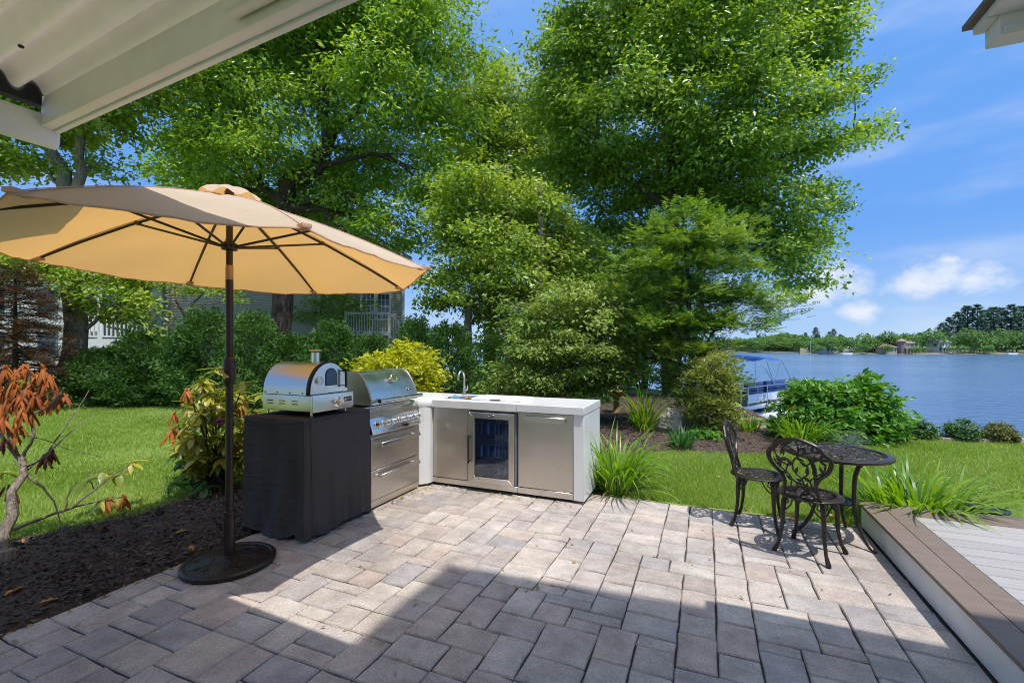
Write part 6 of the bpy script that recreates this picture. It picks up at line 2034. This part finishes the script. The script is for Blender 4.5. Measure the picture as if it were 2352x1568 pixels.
Y = 21.0
broadleaf('vine_shrub', 'twiggy half bare shrub against the beige clapboard wall', 'shrub', ground_at(790, Y),
          [([ground_at(790, Y)] + pxpath([(785, 740), (790, 690), (800, 660)], Y), .06, .02), ([ground_at(730, Y)] + pxpath([(735, 720), (745, 670)], Y), .05, .02)],
          pxlobes([(760, 690, 50, 25), (810, 700, 45, 30), (720, 720, 45, 25), (780, 730, 70, 20), (850, 735, 30, 18)], Y), 90, 26, .3, (.16, .5), M['ash'], M['bark_dark'], 151, limb_r=.03)
Y = 14.0
broadleaf('crabapple', 'small twisted crabapple with sparse leaves before the shaded clapboards', 'tree', ground_at(450, Y),
          [([ground_at(430, Y)] + pxpath([(425, 760), (440, 700), (470, 670)], Y), .06, .02), (pxpath([(440, 700), (480, 700), (520, 690)], Y), .03, .012), (pxpath([(430, 740), (405, 690), (400, 650)], Y), .05, .02)],
          pxlobes([(460, 660, 45, 14), (510, 665, 40, 14), (420, 668, 25, 12), (540, 690, 25, 10)], Y), 60, 22, .14, (.10, .5), M['maple_light'], M['twig'], 152, limb_r=.02)

# ------------------------------------------------------------------ pontoon boat
def pontoon_boat():
    t = thing('pontoon_boat', 'moored pontoon boat with blue seats and blue bimini top', 'boat', cam2(8.06, 16.0, LAKE_Z), R(62.5))
    for y in (.35, 2.15):
        pr = [(.02, -.95), (.14, -.75), (.27, -.35), (.31, .1), (.31, 5.6), (.25, 5.75), (.02, 5.8)]
        obj('pontoon', MB().lathe(pr, 18, Matrix.Translation((0, y, .22)) @ Matrix.Rotation(R(90), 4, 'Y')), M['boat_white'], t)
    dk = obj('platform', MB().span((-.85, 0, .66), (5.3, 2.5, .80)), M['boat_white'], t, bevel=.02)
    for i in range(6):
        x = .1 + i * .8
        obj('cross_bracket', MB().span((x, .06, .50), (x + .35, 2.44, .655)), M['dark'], dk)
    fl = obj('carpet', MB().span((-.82, .04, .802), (5.26, 2.46, .812)), M['boat_beige'], t)
    for y, nm in ((.05, 'fence'), (2.45, 'fence')):
        f = obj('fence_panel', MB().span((.55, y - .012, .90), (5.2, y + .012, 1.20)), M['boat_white'], t)
        for z in (1.20, 1.47):
            obj('rail', MB().tube([(.0, y, .82), (.0, y, z - .06), (.05, y, z), (5.2, y, z)] if z > 1.4 else [(.55, y, z), (5.2, y, z)], .02, 8), M['chrome'], f)
        for x in (.55, 1.35, 2.2, 3.2, 4.2, 5.2):
            obj('post', MB().span((x - .018, y - .018, .81), (x + .018, y + .018, 1.46)), M['chrome'], f)
        if y < 1:
            for k in range(3):
                x = 1.75 + k * .09
                obj('stripe', MB().add([(x, y - .0135, .93), (x + .04, y - .0135, .93), (x + .17, y - .0135, 1.18), (x + .13, y - .0135, 1.18), (x, y - .0125, .93), (x + .04, y - .0125, .93), (x + .17, y - .0125, 1.18), (x + .13, y - .0125, 1.18)], [(0, 1, 2, 3), (0, 4, 5, 1), (1, 5, 6, 2), (2, 6, 7, 3), (3, 7, 4, 0)]), M['black'], f)
    for (x0, x1, y0, y1) in ((.75, 2.1, .12, .72), (2.35, 5.1, .12, .72), (1.0, 5.1, 1.85, 2.4)):
        s = obj('bench', MB().span((x0, y0, .815), (x1, y1, 1.16)), M['boat_beige'], t, bevel=.03)
        obj('cushion', MB().span((x0, y0, 1.165), (x1, y1, 1.30)), M['blue_vinyl'], s, bevel=.045)
        yb_ = y0 if y0 < 1 else y1 - .16
        obj('back_cushion', MB().span((x0, yb_, 1.31), (x1, yb_ + .16, 1.62)), M['blue_vinyl'], s, bevel=.05)
    cs = obj('console', MB().span((2.1, 1.15, .815), (2.5, 1.8, 1.55)), M['boat_beige'], t, bevel=.05)
    obj('captain_chair', MB().lathe([(.08, .815), (.08, 1.1), (.30, 1.15), (.30, 1.27), (.05, 1.29)], 14, Matrix.Translation((1.45, 1.35, 0))).blob((1.32, 1.35, 1.55), (.12, .28, .34), 12, 8), M['blue_vinyl'], t)
    obj('bow_gate', MB().tube([(-.02, .3, .82), (-.02, .3, 1.35), (-.02, .5, 1.44), (-.02, 2.0, 1.44), (-.02, 2.2, 1.35), (-.02, 2.2, .82)], .02, 8), M['chrome'], t)
    obj('bow_light', MB().span((-.855, .2, .69), (-.90, .6, .78)), M['dark'], t, bevel=.01)
    # bimini
    mb = MB(); vv = []; nx_, ny_ = 12, 10
    for i in range(nx_ + 1):
        for j in range(ny_ + 1):
            x = .6 + 3.1 * i / nx_; y = .12 + 2.26 * j / ny_
            z = 2.42 + .16 * math.sin(math.pi * j / ny_) ** .7 + .06 * math.sin(math.pi * i / nx_) - .05 * abs(math.sin(math.pi * i / nx_ * 2))
            vv.append((x, y, z))
    mb.add(vv, [(i * (ny_ + 1) + j, (i + 1) * (ny_ + 1) + j, (i + 1) * (ny_ + 1) + j + 1, i * (ny_ + 1) + j + 1) for i in range(nx_) for j in range(ny_)])
    bm_ = obj('bimini', mb, M['blue_canvas'], t)
    for y in (.1, 2.4):
        for path in ([(3.0, y, 1.47), (3.7, y, 2.42)], [(3.0, y, 1.47), (2.2, y, 2.1), (1.4, y, 2.38), (.62, y, 2.42)], [(3.0, y, 1.47), (2.3, y, 2.4)], [(4.9, y, 1.47), (3.72, y, 2.42)], [(1.3, y, 1.47), (1.3, y, 2.36)]):
            obj('bow', MB().tube(path, .014, 6), M['chrome'], bm_)
    obj('mooring_line', MB().tube([(-.85, 1.25, .72), (-1.6, 1.1, .5), (-2.6, .7, .9)], .012, 5), M['dark'], t)


pontoon_boat()

# stone cap along the lake edge
sw = thing('sea_wall', 'low pale stone wall capping the lawn at the lake edge', 'wall', cam2(6.9, 7.72, -.10))
b0 = Vector(sw.location)
pts = [(6.6, 7.95), (7.1, 7.73), (7.7, 7.61), (8.3, 7.49), (8.9, 7.36), (9.6, 7.16), (10.3, 6.95)]
for i in range(len(pts) - 1):
    a, b = cam2(*pts[i]), cam2(*pts[i + 1])
    d = b - a; m = (a + b) / 2 - b0
    obj('stone', MB().box((0, 0, 0), (d.length - .02, .34, .16)), M['stone'], sw, (m.x, m.y, .055), (0, 0, math.atan2(d.y, d.x)), bevel=.02)
# driftwood and sand strip at the water
bed('beach', [(4.6, 8.6), (5.6, 8.3), (6.0, 8.9), (5.6, 9.8), (5.1, 10.4), (4.4, 9.8)], -.005, M['sand'], .1, .03, 9)
for k, (a, b, r, lab) in enumerate((((1770, 955), (1835, 985), .035, 'grey driftwood branch lying on the sand by the boat'), ((1790, 985), (1850, 975), .045, 'short driftwood log beside the sand strip'))):
    A, B = gp(*a, .03), gp(*b, .03)
    q = jitter_path([A, B], 6, .02, random.Random(k))
    o = obj('driftwood', MB().tube(q, [r * (1 - .6 * i / 6) for i in range(7)], 7), M['twig']); tag(o, lab, 'driftwood')

# ------------------------------------------------------------------ the far shore
def shore(name, a, b, depth, z, h):
    """low bank from bearing a to bearing b (pixel, distance)"""
    mb = MB(); n = 24; vv = []
    for i in range(n + 1):
        t = i / n; px = a[0] + (b[0] - a[0]) * t; Y = a[1] + (b[1] - a[1]) * t
        Y += 6 * math.sin(i * 1.7) + 4 * math.sin(i * .6)
        for k, (dy, zz) in enumerate(((0, LAKE_Z - .5), (1, LAKE_Z + .25), (12, LAKE_Z + .9), (40, h * .5), (depth, h))):
            vv.append(cam2((px - 1176) / 1050 * (Y + dy), Y + dy, zz))
    ff = [(i * 5 + k, (i + 1) * 5 + k, (i + 1) * 5 + k + 1, i * 5 + k + 1) for i in range(n) for k in range(4)]
    mb.add(vv, ff)
    o = obj(name, mb, mat(name + '_ground', (.10, .12, .05), .95, var=(.20, .18, .12), scale=.1)); tag(o, kind='structure')


shore('far_shore', (1500, 400), (2000, 385), 160, LAKE_Z, 3.0)
shore('far_point', (1838, 262), (2900, 262), 120, LAKE_Z, 2.6)


def far_crown(seed, kind):
    r_ = np.random.default_rng(seed)
    if kind == 'broad':
        n = 700
        c = r_.normal(0, 1, (9, 3)) * np.array([.26, .26, .16]) + np.array([0, 0, .58])
        idx = r_.integers(0, 9, n); d = unit(r_.normal(0, 1, (n, 3)))
        P = c[idx] + d * np.array([.22, .22, .2]) * r_.uniform(.7, 1.05, (n, 1))
        P[:, 2] = np.maximum(P[:, 2], .02)
        V, F = leaf_quads(P, d + r_.normal(0, .6, (n, 3)), d + np.array([0, 0, .7]) + r_.normal(0, .4, (n, 3)), r_.uniform(.07, .13, n), r_.uniform(.05, .1, n), .2)
    else:
        n = 900
        tier = r_.integers(0, 13, n); a = r_.uniform(0, 2 * np.pi, n); ba = np.floor(a / .9) * .9 + tier * .7
        t = .22 + .78 * tier / 13
        L_ = .26 * (1 - ((t - .22) / .80) ** 1.5) * (.7 + .5 * r_.uniform(0, 1, n)) * (1 + .35 * np.sin(tier * 2.3 + ba * 2))
        s = r_.uniform(.1, 1, n) ** .7
        P = np.stack([np.cos(ba) * L_ * s, np.sin(ba) * L_ * s, t + .05 * s + r_.normal(0, .009, n)], -1) + r_.normal(0, .012, (n, 3))
        d = np.stack([np.cos(a), np.sin(a), np.full(n, .25)], -1)
        V, F = leaf_quads(P, d, np.array([0, 0, 1]) + r_.normal(0, .35, (n, 3)), r_.uniform(.06, .11, n), r_.uniform(.03, .05, n), .1)
    return np_mesh('crown', V, F)


FB = [far_crown(400 + i, 'broad') for i in range(4)]; FP = [far_crown(420 + i, 'pine') for i in range(3)]
for m_ in FB: m_.materials.append(M['far_tree'])
for m_ in FP: m_.materials.append(M['far_pine'])
TR = mesh_of('trunk', MB().lathe([(.018, -.05), (.014, .5), (.004, .97)], 6)); TR.materials.append(M['bark_dark'])
rf = random.Random(77)


def far_tree(px, Y, top, kind, wide, label, group):
    v = cam2((px - 1176) / 1050 * Y, Y, LAKE_Z + .8)
    h = at(px, top, Y).z - v.z
    t = thing('far_tree' if kind == 'broad' else 'far_pine', label, 'tree', v, rf.uniform(0, 6), group)
    c = link('crown', rf.choice(FB if kind == 'broad' else FP), None, t); w = h * wide; c.scale = (w, w, h)
    k = link('trunk', TR, None, t); k.scale = (h, h, h)


# distant wooded shore, left of the point
for i in range(40):
    px = 1700 + (i % 20) * 11.5 + rf.uniform(-5, 5)
    far_tree(px, 396 + (i // 20) * 30 + rf.uniform(0, 20), (784 if i < 20 else 773) + rf.uniform(-8, 6), 'broad', rf.uniform(1.1, 1.5), 'distant broadleaf tree on the wooded far shore', 'broadleaf trees on the distant shore')
for i, (px, top) in enumerate(((1733, 776), (1742, 770), (1762, 772), (1790, 776), (1802, 770), (1825, 768), (1850, 764), (1874, 752), (1880, 768), (1905, 762), (1915, 756), (1930, 768))):
    far_tree(px, 440, top, 'pine', .8, 'distant pine rising out of the wooded far shore', 'pines on the distant shore')
# the nearer point
for px, top, w in ((1860, 780, 1.5), (1885, 778, 1.6), (1905, 776, 1.5), (1935, 772, 1.5), (1955, 776, 1.4), (1995, 768, 1.6), (2015, 773, 1.5), (2030, 770, 1.3), (2048, 762, 1.3), (2070, 768, 1.3), (2120, 765, 1.3), (2140, 760, 1.4), (2160, 772, 1.1), (2215, 765, 1.2), (2235, 758, 1.3), (2250, 770, 1.2), (2290, 772, 1.2), (2310, 762, 1.3), (2335, 758, 1.3), (2360, 760, 1.3), (2390, 764, 1.3), (2100, 768, 1.2)):
    far_tree(px, 272 + rf.uniform(-4, 12), top, 'broad', w * .8, 'rounded green tree among the houses on the far point', 'broadleaf trees on the far point')
for px, top in ((1990, 790), (2040, 792), (2100, 795), (2125, 796), (2205, 790), (2262, 790), (1880, 793), (1925, 796)):
    far_tree(px, 262, top, 'broad', 1.5, 'low bush by the water on the far point', 'bushes on the far point')
for px, top in ((2163, 742), (2180, 730), (2200, 718), (2222, 703), (2245, 700), (2262, 712), (2282, 706), (2300, 708), (2322, 700), (2345, 704), (2368, 698), (2172, 752), (2212, 730), (2272, 728), (2335, 722), (2400, 702)):
    far_tree(px, 300 + rf.uniform(0, 25), top, 'pine', .85, 'tall dark pine in the grove at the right edge', 'pine grove on the far point')


def far_house(px, Y, w, h, label, wallc, roofc, storeys, tower=False):
    v = cam2((px - 1176) / 1050 * Y, Y, LAKE_Z + .9)
    t = thing('lake_house', label, 'house', v, YAW + .1)
    wm = mat('far_house_wall', wallc, .8); rm = mat('far_house_roof', roofc, .9)
    obj('wall', MB().span((-w / 2, 0, -1), (w / 2, 7, h)), wm, t, smooth=False)
    obj('roof', MB().add([(-w / 2 - .5, -.6, h), (w / 2 + .5, -.6, h), (w / 2 + .5, 7.6, h), (-w / 2 - .5, 7.6, h), (-w / 4, 3.5, h + w * .28), (w / 4, 3.5, h + w * .28)], [(3, 2, 1, 0), (0, 1, 5, 4), (1, 2, 5), (2, 3, 4, 5), (3, 0, 4)]), rm, t, smooth=False)
    n = max(2, int(w / 1.9))
    for s_ in range(storeys):
        for i in range(n):
            x = -w / 2 + w * (i + .5) / n; z = .7 + s_ * (h / storeys)
            f = obj('window', MB().span((x - .6, -.08, z), (x + .6, -.002, z + 1.7)), M['white_trim'], t)
            obj('pane', MB().span((x - .45, -.12, z + .1), (x + .45, -.082, z + 1.6)), M['pane'], f)
    if storeys > 1:
        d = obj('veranda', MB().span((-w / 2, -2.4, h / storeys - .2), (w / 2, -.12, h / storeys)), M['white_trim'], t)
        for i in range(5):
            x = -w / 2 + .2 + (w - .4) * i / 4
            obj('post', MB().span((x - .12, -2.35, -1), (x + .12, -2.1, h / storeys - .2)), M['white_trim'], d)
    if tower:
        obj('tower', MB().lathe([(2.0, -1), (2.0, h + 1.0)], 8, Matrix.Translation((-w / 2, 1.0, 0))), wm, t, smooth=False)
        obj('tower_roof', MB().lathe([(2.5, h + 1.0), (.05, h + 3.0)], 8, Matrix.Translation((-w / 2, 1.0, 0))), rm, t, smooth=False)


far_house(2090, 268, 9, 5.6, 'brown lake house with a corner tower on the far point', (.26, .19, .15), (.28, .22, .18), 2, True)
far_house(2048, 266, 7, 3.0, 'low tan cottage with a reddish roof on the far point', (.42, .36, .28), (.30, .16, .13), 1)
far_house(2170, 268, 8, 6.2, 'white lake house with verandas on the far point', (.62, .62, .60), (.20, .20, .21), 2)
far_house(1910, 268, 7, 2.6, 'grey low cottage half hidden by trees on the far point', (.36, .36, .36), (.25, .25, .26), 1)
far_house(2010, 285, 7, 5.2, 'reddish roof showing between trees above the far point', (.40, .32, .26), (.34, .2, .16), 2)
far_house(2275, 285, 13, 5.0, 'long brown roofed house under the pine grove', (.30, .25, .21), (.30, .22, .18), 1)
for px, lab in ((1945, 'small white motorboat moored along the far point'), (2325, 'white motorboat near the right edge of the far shore')):
    v = cam2((px - 1176) / 1050 * 256, 256, LAKE_Z)
    t = thing('motorboat', lab, 'boat', v, YAW)
    obj('hull', MB().prism([(-3, -.9), (1.6, -.9), (3.4, 0), (1.6, .9), (-3, .9)], -.1, .8), M['boat_white'], t, bevel=.1)
    obj('windscreen', MB().span((.2, -.7, .8), (.4, .7, 1.3)), M['pane'], t)
v = cam2((1861 - 1176) / 1050 * 258, 258, LAKE_Z + .2)
fp = thing('flagpole', 'thin pale pole standing at the tip of the far point', 'pole', v)
obj('pole', MB().tube([(0, 0, 0), (0, 0, 7.2)], .09, 6), M['boat_white'], fp)
